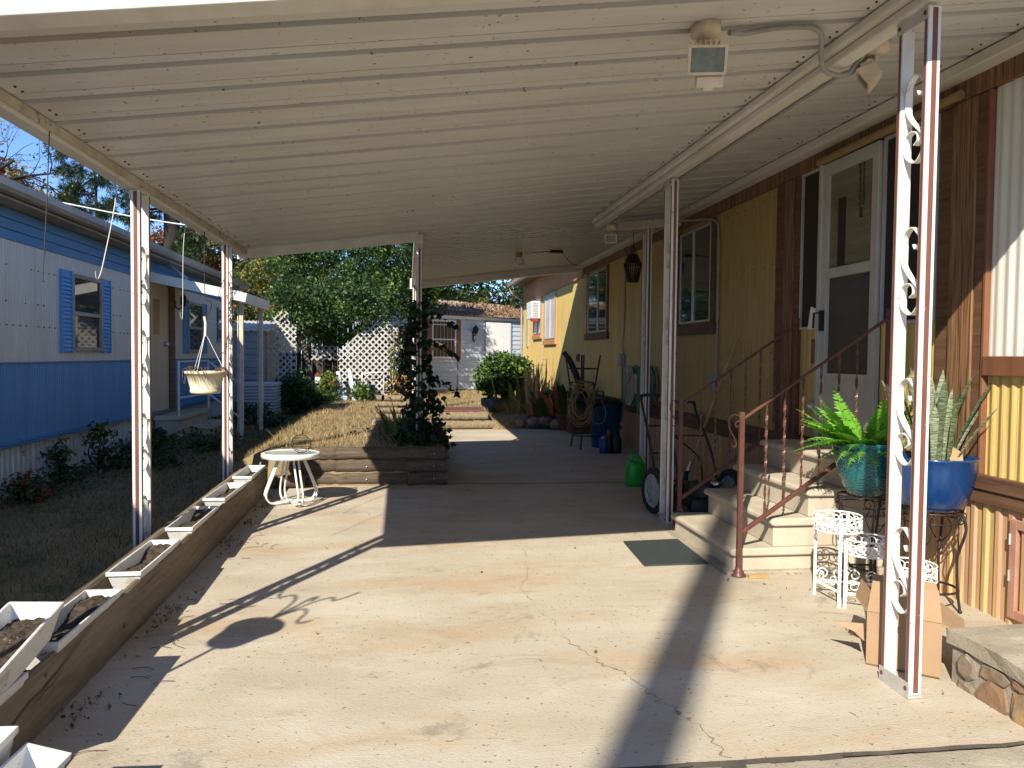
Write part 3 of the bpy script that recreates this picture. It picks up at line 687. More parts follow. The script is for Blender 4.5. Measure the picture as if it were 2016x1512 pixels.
# porch steps
ps = thing('porch_steps', (-3.4, 12.6, .18), 'concrete porch steps with white pipe railing below the blue home door', 'steps')
b = MB(); b.box((-3.70, 12.0, -.02), (-3.38, 13.7, .49)); b.build('platform', 'step_concrete', ps); b = MB(); b.box((-3.72, 11.94, .49), (-3.34, 13.76, .555)); b.build('landing', 'step_concrete', ps, bevel=.008)
b = MB(); b.box((-3.38, 12.7, -.02), (-3.06, 13.7, .30)); b.box((-3.34, 12.64, .30), (-3.02, 13.76, .36)); b.build('step', 'step_concrete', ps, bevel=.006)
b = MB(); r_ = .018
for q in ([(-3.36, 11.98, .55), (-3.36, 11.98, 1.36)], [(-3.36, 13.7, .55), (-3.36, 13.7, 1.36)], [(-3.36, 11.98, 1.36), (-3.36, 13.7, 1.36)], [(-3.36, 11.98, .82), (-3.36, 13.7, .80)], [(-3.36, 13.7, .80), (-2.85, 13.85, .36)], [(-3.36, 13.7, 1.34), (-2.85, 13.85, .95)], [(-2.85, 13.85, .2), (-2.85, 13.85, .95)]): b.tube(q, r_, 7)
b.build('railing', 'post_white', ps)
# ================================================================ RAISED BED AND POTS
bed = thing('raised_bed', (-1.45, 4.3, .06), 'long weathered plank bed edging the left side of the drive', 'planter bed')
def plank(x0, x1, ya, yb, zo, h, seed, name='plank'):
    g = random.Random(seed); b = MB(); n = int((yb-ya)/.09); P = []
    for i in range(n+1):
        y = ya+(yb-ya)*i/n; j = [g.gauss(0, .002) for _ in range(6)]
        P += [(x0+j[0], y, gz(y)+zo), (x1+j[1], y, gz(y)+zo), (x1+.004+j[2], y, gz(y)+zo+h*.5), (x1+j[3], y, gz(y)+zo+h-.012), (x1-.012, y, gz(y)+zo+h+j[4]), (x0, y, gz(y)+zo+h+j[5])]
    fs = [(i*6+k, i*6+(k+1) % 6, (i+1)*6+(k+1) % 6, (i+1)*6+k) for i in range(n) for k in range(6)]
    fs = [f[::-1] for f in fs]
    b.add(P, fs); b.add(P[:6], [tuple(range(6))]); b.add(P[-6:], [tuple(range(6))[::-1]])
    return b.build(name, 'timber_y', bed)
plank(-1.402, -1.376, 2.60, 7.86, -.04, .292, 3); plank(-1.63, -1.59, 2.2, 7.86, -.04, .285, 4)
b = MB(); b.box((-1.63, 7.862, .05), (-1.376, 7.90, .365)); b.build('end_board', 'timber_y', bed)
b = MB()
for i in range(60):
    y = 2.2+i*5.62/59; b.v += [(-1.591, y, gz(y)+.14+random.uniform(-.015, .015)), (-1.50, y, gz(y)+.155+random.uniform(-.02, .02)), (-1.401, y, gz(y)+.14+random.uniform(-.015, .015))]
for i in range(59):
    for k in range(2): b.f.append([i*3+k, i*3+k+1, i*3+k+4, i*3+k+3]); b.m.append(0); b.sm.append(True)
b.build('bed_soil', 'potting_soil', bed)
b = MB()
for (ya, za, yb, zb_, wd) in ((2.72, .12, 3.45, .21, .012), (3.0, .14, 3.3, .16, .007), (3.25, .20, 3.62, .245, .006), (5.0, .1, 5.4, .14, .006), (4.2, .2, 4.5, .21, .005), (2.62, .06, 2.9, .09, .02), (6.1, .12, 6.5, .15, .005)):
    n = 10; L = []
    for i in range(n+1):
        t = i/n; y = ya+(yb-ya)*t; z = gz(y)+za+(zb_-za)*t+random.gauss(0, .004); hw = wd*.5*math.sin(math.pi*min(max(t, .05), .95)); L.append((y, z, hw))
    b = MB()
    for i in range(n):
        (a, c, e), (a2, c2, e2) = L[i], L[i+1]; x = -1.3695
        b.add([(x, a, c-e), (x, a2, c2-e2), (x, a2, c2+e2), (x, a, c+e)], [(0, 1, 2, 3)])
    b.build('split', 'joint', bed)
def trough(Ln, wd, h, label, loc, rot=0, tilt=0, fill=.62, seed=0, roll=0):
    g = random.Random(seed); t = thing('window_box_planter', loc, label, 'planter', 'white plastic window boxes along the plank bed')
    def ring(L_, w_, z): return [(-w_/2, -L_/2, z), (w_/2, -L_/2, z), (w_/2, L_/2, z), (-w_/2, L_/2, z)]
    b = MB(); rs = [ring(Ln*.86, wd*.66, 0), ring(Ln*.975, wd*.93, h-.022), ring(Ln, wd, h-.022), ring(Ln+.002, wd+.002, h), ring(Ln*.96, wd*.88, h), ring(Ln*.84, wd*.60, .012)]
    vs = [p for r_ in rs for p in r_]; fs = [(i*4+k, i*4+(k+1) % 4, (i+1)*4+(k+1) % 4, (i+1)*4+k) for i in range(5) for k in range(4)]
    b.add(vs, fs+[(3, 2, 1, 0), (20, 21, 22, 23)])
    b.v = [tuple(Vector(p)+Vector(loc)) for p in b.v]; b.build('box', 'pot_white', t, bevel=.004)
    b = MB(); nx_, ny_ = 9, 40; zf = h*fill
    for j in range(ny_):
        for i in range(nx_):
            q = zf/h; L_ = Ln*(.84+.12*q)*.985; w_ = wd*(.60+.28*q)*.985
            u = i/(nx_-1)-.5; v = j/(ny_-1)-.5
            z = zf*(.75+.35*v+.18*math.sin(v*9+seed))+g.uniform(-.006, .009)+.012*(1-(2*u)**2)
            b.v.append((loc[0]+u*w_, loc[1]+v*L_, loc[2]+max(.014, z)))
    for j in range(ny_-1):
        for i in range(nx_-1): b.f.append([j*nx_+i, j*nx_+i+1, (j+1)*nx_+i+1, (j+1)*nx_+i]); b.m.append(0); b.sm.append(False)
    b.build('soil', 'potting_soil', t)
    t.rotation_euler = (R(tilt), R(roll), R(rot)); return t
def zb_(y): return gz(y)+.162
trough(.71, .17, .125, 'white planter at the far end of the plank bed beside the round table', (-1.462, 7.46, zb_(7.46)), .5, fill=.5, seed=1)
trough(.74, .17, .125, 'white planter second from the far end of the plank bed, just past the second post', (-1.462, 6.50, zb_(6.5)), -.6, fill=.6, seed=2)
trough(.73, .17, .125, 'white planter in mid bed between the two left posts, with twiggy soil', (-1.46, 5.54, zb_(5.54)), .6, fill=.7, seed=3)
trough(.72, .175, .125, 'white planter right beside the nearest left post, light brown soil', (-1.46, 4.56, zb_(4.56)), .5, fill=.7, seed=4)
trough(.72, .175, .125, 'white planter with tilted planter propped on its near end', (-1.46, 3.60, zb_(3.6)), .5, fill=.75, seed=5)
trough(.70, .20, .14, 'large white planter propped tilted on top of the others', (-1.445, 2.92, .325), 3, 7, fill=.66, seed=6, roll=3)
trough(.66, .17, .125, 'white planter lying under the tilted one at the near bed', (-1.45, 2.66, zb_(2.6)), .5, fill=.3, seed=7)
trough(.60, .17, .15, 'white planter with broken rim, lowest in the bottom left corner', (-1.20, 2.06, .255), -3, 4, fill=.3, seed=8)
trough(.60, .13, .15, 'grey white planter with cracked end leaning beside the broken one in the corner', (-1.085, 2.05, .20), -6, 3, fill=.25, seed=9, roll=14)
b = MB(); b.box((-1.55, 2.0, -.02), (-.80, 2.55, .17)); tag(b.build('timber_block', 'timber_y', loc=(-1.2, 2.3, 0)), 'low wooden block under the broken planters in the corner', 'timber')
# ================================================================ LOG WALL
lw = thing('log_wall', (-.5, 8.2, .12), 'low wall of three stacked landscape logs closing the near lawn', 'retaining wall')
def log(p, q, r, parent, m='timber', name='log', seed=0, ends=True):
    g = random.Random(seed); b = MB(); p = Vector(p); q = Vector(q); n = 22
    b.tube([p+(q-p)*i/n+Vector((0, g.gauss(0, .003), g.gauss(0, .003))) for i in range(n+1)], [r*(1+g.gauss(0, .025)) for i in range(n+1)], 12, 0, cap=False)
    o = b.build(name, m, parent)
    if ends:
        for (e, d) in ((p, (p-q).normalized()), (q, (q-p).normalized())):
            b = MB(); u = d.cross(Vector((0, 0, 1))).normalized(); v = d.cross(u)
            b.add([e+d*.002+(u*math.cos(a)+v*math.sin(a))*r*.99 for a in [2*math.pi*k/14 for k in range(14)]], [tuple(range(14)) if (u.cross(v)).dot(d) > 0 else tuple(range(14))[::-1]]); b.build('log_end', 'timber_end', o)
    return o
z0 = gz(8.2)
for k, (xa, xb) in enumerate(((-1.16, .415), (-1.20, .41), (-1.27, .42))):
    log((xa, 8.215+.012*k, z0+.068+k*.132), (xb-.42 if k < 3 else xb, 8.215+.012*k, z0+.068+k*.132), .070, lw, seed=k)
    log((xb-.415, 8.20+.012*k, z0+.068+k*.132), (xb, 8.21+.012*k, z0+.068+k*.132), .072, lw, 'timber', seed=k+5)
log((-1.36, 8.06, z0+.07), (-1.02, 8.10, z0+.07), .066, lw, seed=20)
b = MB()
for k in range(3):
    for x in (-.42, .28): b.ball((x, 8.142+.012*k, z0+.07+k*.132), .009, n=8)
b.build('nail_heads', 'alu', lw)
for yy in (9.0,):
    e = thing('edging_log', (.42, 10.6, .2), 'dark landscape log edging the ivy bed beside the slab', 'log')
    log((.34, 8.34, gz(8.3)+.08), (.38, 13.2, gz(13.2)+.08), .075, e, seed=31); log((.34, 8.35, gz(8.3)+.235), (.38, 13.2, gz(13.2)+.235), .075, e, seed=32)
# log steps at the back
ls = thing('log_steps', (1.0, 13.6, .2), 'two weathered log steps at the end of the back slab', 'steps')
log((.50, 13.46, .28), (1.56, 13.50, .28), .075, ls, 'timber_y', seed=40); log((.50, 13.62, .415), (1.42, 13.66, .415), .080, ls, 'timber_y', seed=41)
b = MB(); b.box((.5, 13.74, .485), (1.36, 14.7, .512)); tag(b.build('red_mat', 'post_brown', loc=(1, 14.2, .5), bevel=.005), 'dull red brown mat laid on the lawn above the log steps', 'mat')
st = thing('timber_stack', (-.22, 11.3, .5), 'stack of four short grey landscape timbers on the dry lawn', 'timber stack')
for k in range(4):
    log((-.46+.02*(k % 2), 11.25+.02*k, .60+k*.088), (-.02-.03*(k % 2), 11.30, .60+k*.088), .046, st, 'timber_y', seed=50+k)
b = MB(); b.box((-.50, 11.13, .48), (-.22, 11.3, .56)); b.build('block', 'concrete_old', st, bevel=.006)
# ================================================================ TABLE
tb = thing('side_table', (-1.06, 7.30, gz(7.3)), 'small round white metal side table with frosted top on the drive', 'table')
zt = gz(7.3)+.475
b = MB(); b.lathe([(.225, -.012), (.225, .0), (.245, .006), (.262, .0), (.268, -.018), (.262, -.042), (.240, -.046), (.226, -.030), (.225, -.012)], (-1.06, 7.30, zt), 40); b.build('rim', 'table_white', tb)
b = MB(); b.lathe([(.001, -.010), (.2245, -.010), (.2245, -.003), (.001, -.003)], (-1.06, 7.30, zt), 40); b.build('tabletop', 'table_glass', tb)
for k in range(4):
    a = R(28+90*k); c_, s_ = math.cos(a), math.sin(a); tx, ty = -s_*.022, c_*.022; b = MB()
    for sg in (-1, 1):
        b.tube([(-1.06+r_*c_+tx*sg*w_, 7.30+r_*s_+ty*sg*w_, gz(7.3)+z) for r_, z, w_ in ((.13, .44, 1), (.125, .40, 1), (.15, .34, 1), (.20, .22, 1), (.235, .13, 1), (.238, .08, 1), (.21, .035, 1), (.15, .018, .9), (.03, .03, .5))], .0095, 8, smooth=5)
    b.build('leg', 'table_white', tb)
rg = thing('ring_stand', (-.97, 7.28, zt), 'round dark wire stand lying tilted on the round white table', 'wire stand')
b = MB(); mm = Matrix.Translation((-.97, 7.28, zt+.085)) @ Matrix.Rotation(R(18), 4, 'Z') @ Matrix.Rotation(R(62), 4, 'X')
for rr in (.088, .080):
    b.tube([(rr*math.cos(2*math.pi*k/28), rr*math.sin(2*math.pi*k/28), .0 if rr > .085 else .02) for k in range(29)], .0035, 6)
for k in (-2, -1, 0, 1, 2): h_ = math.sqrt(.088**2-(k*.028)**2); b.tube([(-h_, k*.028, 0), (h_, k*.028, 0)], .0028, 5)
for a in (200, 320, 80): c_, s_ = math.cos(R(a)), math.sin(R(a)); b.tube([(.085*c_, .085*s_, 0), (.10*c_, .10*s_, .05), (.12*c_, .12*s_, .055), (.118*c_, .118*s_, .03)], .0035, 6, smooth=4)
b.xform(mm); b.build('wire_ring', 'wire_dark', rg)
# ================================================================ HANGING BASKET
def basket(x, y, zb0, ztop, label, seed, plant=True):
    t = thing('hanging_basket', (x, y, zb0), label, 'hanging basket', 'cream hanging plastic baskets')
    b = MB(); b.lathe([(.001, 0), (.115, 0), (.122, .008), (.126, .03), (.120, .035), (.155, .165), (.168, .168), (.170, .19), (.160, .192), (.150, .18), (.115, .04), (.001, .03)], (x, y, zb0), 32); b.build('pot', 'pot_cream', t)
    b = MB(); b.lathe([(.001, .155), (.08, .16), (.148, .150)], (x, y, zb0), 20); b.build('soil', 'potting_soil', t)
    b = MB()
    for a in (20, 140, 260): b.tube([(x+.16*math.cos(R(a)), y+.16*math.sin(R(a)), zb0+.185), (x+.01*math.cos(R(a)), y+.01*math.sin(R(a)), zb0+.50)], .0035, 5)
    b.tube([(x, y, zb0+.49), (x+.004, y, zb0+.60), (x-.006, y, zb0+.66)], .012, 6); b.build('hanger', 'pot_white', t)
    b = MB(); b.tube([(x-.006, y, zb0+.65), (x+.03, y+.02, zb0+.70), (x+.05, y, zb0+.78), (x, y, zb0+.86), (x-.01, y+.03, ztop)], .004, 5, smooth=5); b.build('wire', 'wire_dark', t)
    g = random.Random(seed); b = MB()
    for k in range(26):
        a = g.uniform(0, 6.28); r0 = g.uniform(.02, .13); r1 = .165+g.uniform(0, .015)
        p0 = Vector((x+r0*math.cos(a), y+r0*math.sin(a), zb0+.16)); p1 = Vector((x+r1*math.cos(a+.3), y+r1*math.sin(a+.3), zb0+.20+g.uniform(0, .025))); p2 = Vector((x+(r1+.012)*math.cos(a+.5), y+(r1+.012)*math.sin(a+.5), zb0+.19-g.uniform(.02, .12)))
        b.tube([p0, p0*.5+p1*.5+Vector((0, 0, .03)), p1, p2], .0022, 4, smooth=3)
    b.build('dead_stems', 'dead_brown', t); return t
basket(-1.725, 6.93, 1.148, zl-.02, 'cream hanging basket with dead stems beside the second left post', 3)
ph = thing('plant_pole', (-1.71, 2.42, .03), 'slim plant pole with a pot shelf and curled top hooks by the street end', 'plant pole')
b = MB(); b.tube([(-1.71, 2.42, -.1), (-1.71, 2.42, 1.70)], .011, 8); b.build('pole', 'black_metal', ph)
b = MB(); b.lathe([(.001, 0), (.10, 0), (.13, .12), (.15, .15), (.145, .16), (.12, .13), (.001, .11)], (-1.71, 2.42, 1.31), 28); b.build('pot', 'pot_cream', ph)
b = MB()
for (dx, dy) in ((.16, .10), (-.05, .16), (.05, -.12)):
    b.tube([(-1.71, 2.42, 1.55), (-1.71+dx*.5, 2.42+dy*.5, 1.72), (-1.71+dx*1.1, 2.42+dy*1.1, 1.74), (-1.71+dx*1.5, 2.42+dy*1.5, 1.66), (-1.71+dx*1.9, 2.42+dy*1.9, 1.68), (-1.71+dx*2.1, 2.42+dy*2.1, 1.73)], .008, 6, smooth=5)
b.tube([(-1.71, 2.42, 1.69), (-1.70, 2.44, 1.80), (-1.66, 2.47, 1.80), (-1.66, 2.46, 1.75)], .009, 6, smooth=5); b.build('hook', 'black_metal', ph)
# ================================================================ CONCRETE STEPS
cs = thing('entry_steps', (2.7, 5.36, .08), 'pale concrete entry steps with rounded treads below the storm door', 'steps')
FR = (2.115, 2.39, 2.635, 2.86); ZT_ = (.245, .44, .635, .835); YA, YB = 4.82, 5.95
for k in range(4):
    zb1 = .03 if k == 0 else ZT_[k-1]
    x0 = FR[k]+.028
    b = MB(); b.box((x0, YA, zb1), (3.22, YB, ZT_[k]-.05)); st_ = b.build('step', 'step_concrete', cs, bevel=.008)
    pr = [(x0+.4 if k == 9 else 3.22, -.052), (x0-.004, -.052), (FR[k]+.006, -.046), (FR[k]-.004, -.032), (FR[k], -.014), (FR[k]+.014, -.003), (FR[k]+.04, .0), (3.22, .0)]
    b = MB(); b.poly([(x, YA-.028, ZT_[k]+z) for x, z in pr], (0, YB-YA+.056, 0)); b.build('tread', 'step_concrete', st_, bevel=.010)
b = MB(); b.box((2.08, YA-.05, gz(4.8)-.02), (3.2, YB+.03, gz(4.8)+.025)); b.build('footing', 'concrete_old', cs, bevel=.008)
# ================================================================ HANDRAILS
def twist_bar(b, p, q, w, turns, a0=.0, m=0):
    p = Vector(p); q = Vector(q); n = 44; vs = []
    for i in range(n+1):
        t = i/n; k = min(max((t-.08)/.84, 0), 1); a = a0+turns*2*math.pi*k; c = p+(q-p)*t
        for s1, s2 in ((-1, -.28), (1, -.28), (1, .28), (-1, .28)):
            x, y = s1*w/2, s2*w/2; vs.append((c.x+x*math.cos(a)-y*math.sin(a), c.y+x*math.sin(a)+y*math.cos(a), c.z))
    fs = [(i*4+k, i*4+(k+1) % 4, (i+1)*4+(k+1) % 4, (i+1)*4+k) for i in range(n) for k in range(4)]
    b.add(vs, fs+[(3, 2, 1, 0), tuple(4*n+k for k in range(4))], m)
def handrail(y, label, xp, zt0, xe=3.17, slope=.66, zlow=.36, nb=6, base=None):
    zbb = gz(y)+.004 if base is None else base
    t = thing('handrail', (xp, y, zbb), label, 'handrail', 'brown iron handrails of the entry steps')
    b = MB(); b.box((xp-.016, y-.016, zbb), (xp+.016, y+.016, zt0+.05)); b.build('newel_post', 'rail_brown', t, bevel=.003)
    b = MB(); b.lathe([(.05, 0), (.05, .008), (.034, .018), (.036, .028), (.024, .040), (.022, .06)], (xp, y, zbb), 12); b.build('foot', 'rail_brown', t)
    def zt(x): return zt0+.01+(x-xp)*slope
    def zl_(x): return zlow+(x-xp)*slope*1.02
    b = MB(); b.bar((xp+.016, y, zt(xp)), (xe, y, zt(xe)), .030, .016); b.build('top_rail', 'rail_brown', t, bevel=.004)
    b = MB(); b.bar((xp+.016, y, zl_(xp)), (xe-.32, y, zl_(xe-.32)), .026, .026); b.build('bottom_rail', 'rail_brown', t, bevel=.003)
    for k in range(nb):
        x = xp+.17+k*.125; b = MB(); twist_bar(b, (x, y, zl_(x)+.008), (x, y, zt(x)-.005), .018, 3.2, k*.5); b.build('baluster', 'rail_brown', t)
    b = MB(); b.box((xe-.015, y-.015, .80), (xe+.015, y+.015, zt(xe)+.06)); b.build('upper_post', 'rail_brown', t, bevel=.003)
    b = MB(); sp = [(0, .0), (-.03, .012), (-.055, 0), (-.068, -.03), (-.06, -.075), (-.04, -.11), (-.022, -.145), (-.02, -.17), (-.032, -.182), (-.042, -.172)]
    b.ribbon([(xp-.016+u*1.1, y, zt0+.02+v*1.1) for u, v in sp], (0, .016, 0), .005, smooth=4)
    b.ribbon([(xp-.018, y, zt0-.01), (xp-.036, y, zt0-.015), (xp-.045, y, zt0-.035), (xp-.036, y, zt0-.05), (xp-.026, y, zt0-.04)], (0, .016, 0), .005, smooth=4)
    b.build('volute', 'rail_brown', t); return t
handrail(4.765, 'brown twisted iron handrail on the near side of the entry steps', 2.155, 1.10)
handrail(5.99, 'brown twisted iron handrail on the far side of the entry steps', 2.19, 1.12, nb=6)
b = MB(); b.box((2.20, 4.70, gz(4.7)+.002), (2.34, 4.735, gz(4.7)+.022)); tag(b.build('wood_scrap', 'yellow_wood', loc=(2.27, 4.72, .08)), 'small wood scrap lying at the foot of the near handrail', 'wood scrap')
# door mat
b = MB(); b.hexa([gp(1.635, 5.665, .002), gp(1.60, 5.03, .002), gp(2.06, 5.045, .002), gp(2.075, 5.70, .002)][::1], [gp(1.635, 5.665, .013), gp(1.60, 5.03, .013), gp(2.06, 5.045, .013), gp(2.075, 5.70, .013)])
tag(b.build('door_mat', 'mat_green', loc=(1.84, 5.35, .08)), 'dark green ribbed door mat in front of the entry steps', 'mat')
b = MB(); b.hexa([(3.20, 5.80, 1.735), (3.235, 5.80, 1.735), (3.235, 5.885, 1.735), (3.20, 5.885, 1.735)], [(3.21, 5.79, 1.90), (3.23, 5.79, 1.90), (3.23, 5.86, 1.92), (3.21, 5.86, 1.92)])
tag(b.build('door_tag', 'white_iron', loc=(3.22, 5.84, 1.8), bevel=.006), 'small white packet hanging beside the storm door handle', 'packet')
# ================================================================ POTTED PLANTS
def pot_lathe(prof, c, n=44): b = MB(); b.lathe(prof, c, n); return b
fx, fy, fz = 2.84, 4.46, .655
pf = thing('potted_fern', (fx, fy, fz), 'bright green artificial looking fern in a teal scale textured pot', 'potted plant')
pot_lathe([(.001, 0), (.085, 0), (.105, .012), (.135, .06), (.165, .14), (.188, .23), (.203, .315), (.209, .325), (.205, .335), (.195, .33), (.18, .25), (.001, .22)], (fx, fy, fz)).build('pot', 'teal', pf)
def fern(b, base, az, L, rise, droop, w, g, nl=17):
    P = []; d = Vector((math.cos(az), math.sin(az), 0)); n = 14
    for i in range(n+1):
        t = i/n; P.append(Vector(base)+d*L*(t*(1-.12*t))*math.cos(rise*.55)+Vector((0, 0, L*(math.sin(rise)*t-droop*t*t))))
    b.tube(P, [.004*(1-.7*i/n) for i in range(n+1)], 4, 0, cap=False)
    C = catmull(P, 3)
    for k in range(2, nl*2+1):
        t = k/(nl*2); i = min(int(t*(len(C)-2)), len(C)-2); c = C[i]; tn = (C[i+1]-C[i]).normalized(); sd = tn.cross(Vector((0, 0, 1)))
        if sd.length < .1: sd = Vector((-d.y, d.x, 0))
        sd.normalize(); up = sd.cross(tn); sg = 1 if k % 2 else -1
        ww = w*math.sin(math.pi*min(.97, .16+.84*t))**.7*(1.08-.45*t); le = c+sd*sg*ww+tn*ww*.30-up*ww*g.uniform(.02, .25); hw = ww*.205
        b.add([c-tn*hw*.8, c+sd*sg*ww*.45-tn*hw*1.1, le, c+sd*sg*ww*.45+tn*hw*1.25+up*.004, c+tn*hw*.9], [(0, 1, 2, 3, 4)], 0)
b = MB(); g = random.Random(5)
for (az, L, rise, dr, w_) in [(196, .52, .42, .40, .06), (183, .46, .30, .40, .06), (212, .44, .62, .42, .065), (170, .40, .8, .40, .07), (205, .40, .55, .52, .065), (190, .42, .45, .50, .07), (178, .34, .9, .45, .065), (222, .33, .5, .55, .06), (240, .30, .7, .5, .055), (165, .33, .6, .55, .06), (150, .30, .9, .4, .06), (200, .31, 1.05, .4, .065), (186, .38, 1.15, .18, .085),
        (100, .40, 1.45, .12, .075), (260, .38, 1.48, .10, .085), (300, .40, 1.35, .15, .08), (330, .36, 1.2, .25, .075), (10, .34, 1.0, .35, .07), (350, .36, .7, .45, .065), (285, .30, .8, .55, .06), (310, .32, .55, .55, .06), (265, .28, .35, .65, .05), (230, .28, .3, .6, .05), (40, .32, .9, .4, .06), (80, .34, .8, .4, .06), (120, .34, .7, .5, .06), (215, .22, .2, .75, .05), (250, .22, .2, .8, .05), (205, .26, .3, .65, .055), (325, .24, .2, .7, .05), (175, .25, .3, .7, .05)]:
    fern(b, (fx+.05*math.cos(R(az)), fy+.05*math.sin(R(az)), fz+.28), R(az), L*1.12, rise, dr*.75, w_*1.1, g)
for k in range(22):
    az = g.uniform(0, 360); fern(b, (fx+.07*math.cos(R(az)), fy+.07*math.sin(R(az)), fz+.27), R(az), g.uniform(.28, .46), g.uniform(.5, 1.45), g.uniform(.15, .4), g.uniform(.055, .08), g)
b.build('fern_fronds', 'fern', pf)
sx_, sy_, sz_ = 3.025, 4.10, .635
sp = thing('potted_snake_plant', (sx_, sy_, sz_), 'mottled snake plant in a cobalt blue glazed pot by the house corner', 'potted plant')
b = MB(); n = 140; prof = [(.001, 0), (.13, 0), (.16, .015), (.185, .06), (.21, .15), (.225, .24), (.234, .295), (.240, .305), (.236, .312), (.224, .305), (.205, .24), (.001, .235)]
vs = []
for r_, z in prof:
    for k in range(n):
        a = 2*math.pi*k/n; rr = r_*(1+(.014 if (.02 < z < .29 and r_ > .15 and k % 2) else 0)); vs.append((sx_+rr*math.cos(a), sy_+rr*math.sin(a), sz_+z))
b.add(vs, [(i*n+k, i*n+(k+1) % n, (i+1)*n+(k+1) % n, (i+1)*n+k) for i in range(len(prof)-1) for k in range(n)], 0, True)
b.build('pot', 'blue_glaze', sp)
b = MB(); b.lathe([(.001, .262), (.1, .27), (.21, .255)], (sx_, sy_, sz_), 20); b.build('soil', 'potting_soil', sp)
b = MB(); b2 = MB(); kk = 0; g = random.Random(9)
def blade(b, base, az, lean, L, w_, tw=0.0):
    d = Vector((math.cos(az), math.sin(az), 0)); n = 12; sd = Vector((math.sin(-az+tw), math.cos(-az+tw), 0)); sd = Vector((-d.y, d.x, 0))*math.cos(tw)+d*math.sin(tw); vs = []
    for i in range(n+1):
        t = i/n; c = Vector(base)+d*L*lean*(t**1.25)+Vector((0, 0, L*t*(1-.10*lean*t))); hw = w_*.5*(.42+1.25*t-.55*t*t)*(1 if t < .72 else max(.03, 1-((t-.72)/.28)**1.7)); nn = sd.cross(Vector((0, 0, 1)))
        vs += [c-sd*hw, c+nn*hw*.45, c+sd*hw]
    b.add(vs, [(i*3+k, i*3+k+1, i*3+k+4, i*3+k+3) for i in range(n) for k in range(2)], 0, True)
for (az, rb, lean, L, w_, tw) in [(200, .06, .35, .52, .042, .2), (215, .03, .20, .58, .052, -.3), (250, .08, .18, .50, .046, .1), (275, .05, .02, .42, .05, .0), (300, .06, .08, .44, .048, .3), (330, .08, .42, .58, .045, -.2), (345, .10, .52, .62, .046, 1.0), (0, .05, .35, .56, .045, .8), (20, .1, .30, .42, .04, .4), (310, .11, .55, .36, .042, .2), (180, .1, .45, .50, .042, -.4), (160, .07, .25, .60, .046, .6), (120, .07, .12, .55, .046, .2), (60, .06, .2, .5, .046, .2), (285, .10, .12, .35, .042, .1), (235, .11, .30, .36, .04, -.3), (265, .02, .10, .54, .044, .6), (320, .03, .28, .50, .04, .5), (225, .06, .05, .46, .044, .9)]:
    kk += 1; blade((b, b2)[kk % 3 == 0], (sx_+rb*math.cos(R(az)), sy_+rb*math.sin(R(az)), sz_+.25), R(az), lean, L*1.05, w_*1.1, tw)
b.build('pale_leaves', 'snake', sp); b2.build('shaded_leaves', 'snake_shade', sp)  # every third blade carries the painted shadow tone
b = MB(); b.add([(sx_+.02, sy_-.12, sz_+.26), (sx_+.10, sy_-.13, sz_+.26), (sx_+.11, sy_-.10, sz_+.34), (sx_+.04, sy_-.09, sz_+.38), (sx_+.13, sy_-.06, sz_+.30)], [(0, 1, 2, 3), (1, 4, 2)]); b.build('dead_leaf', 'straw', sp)
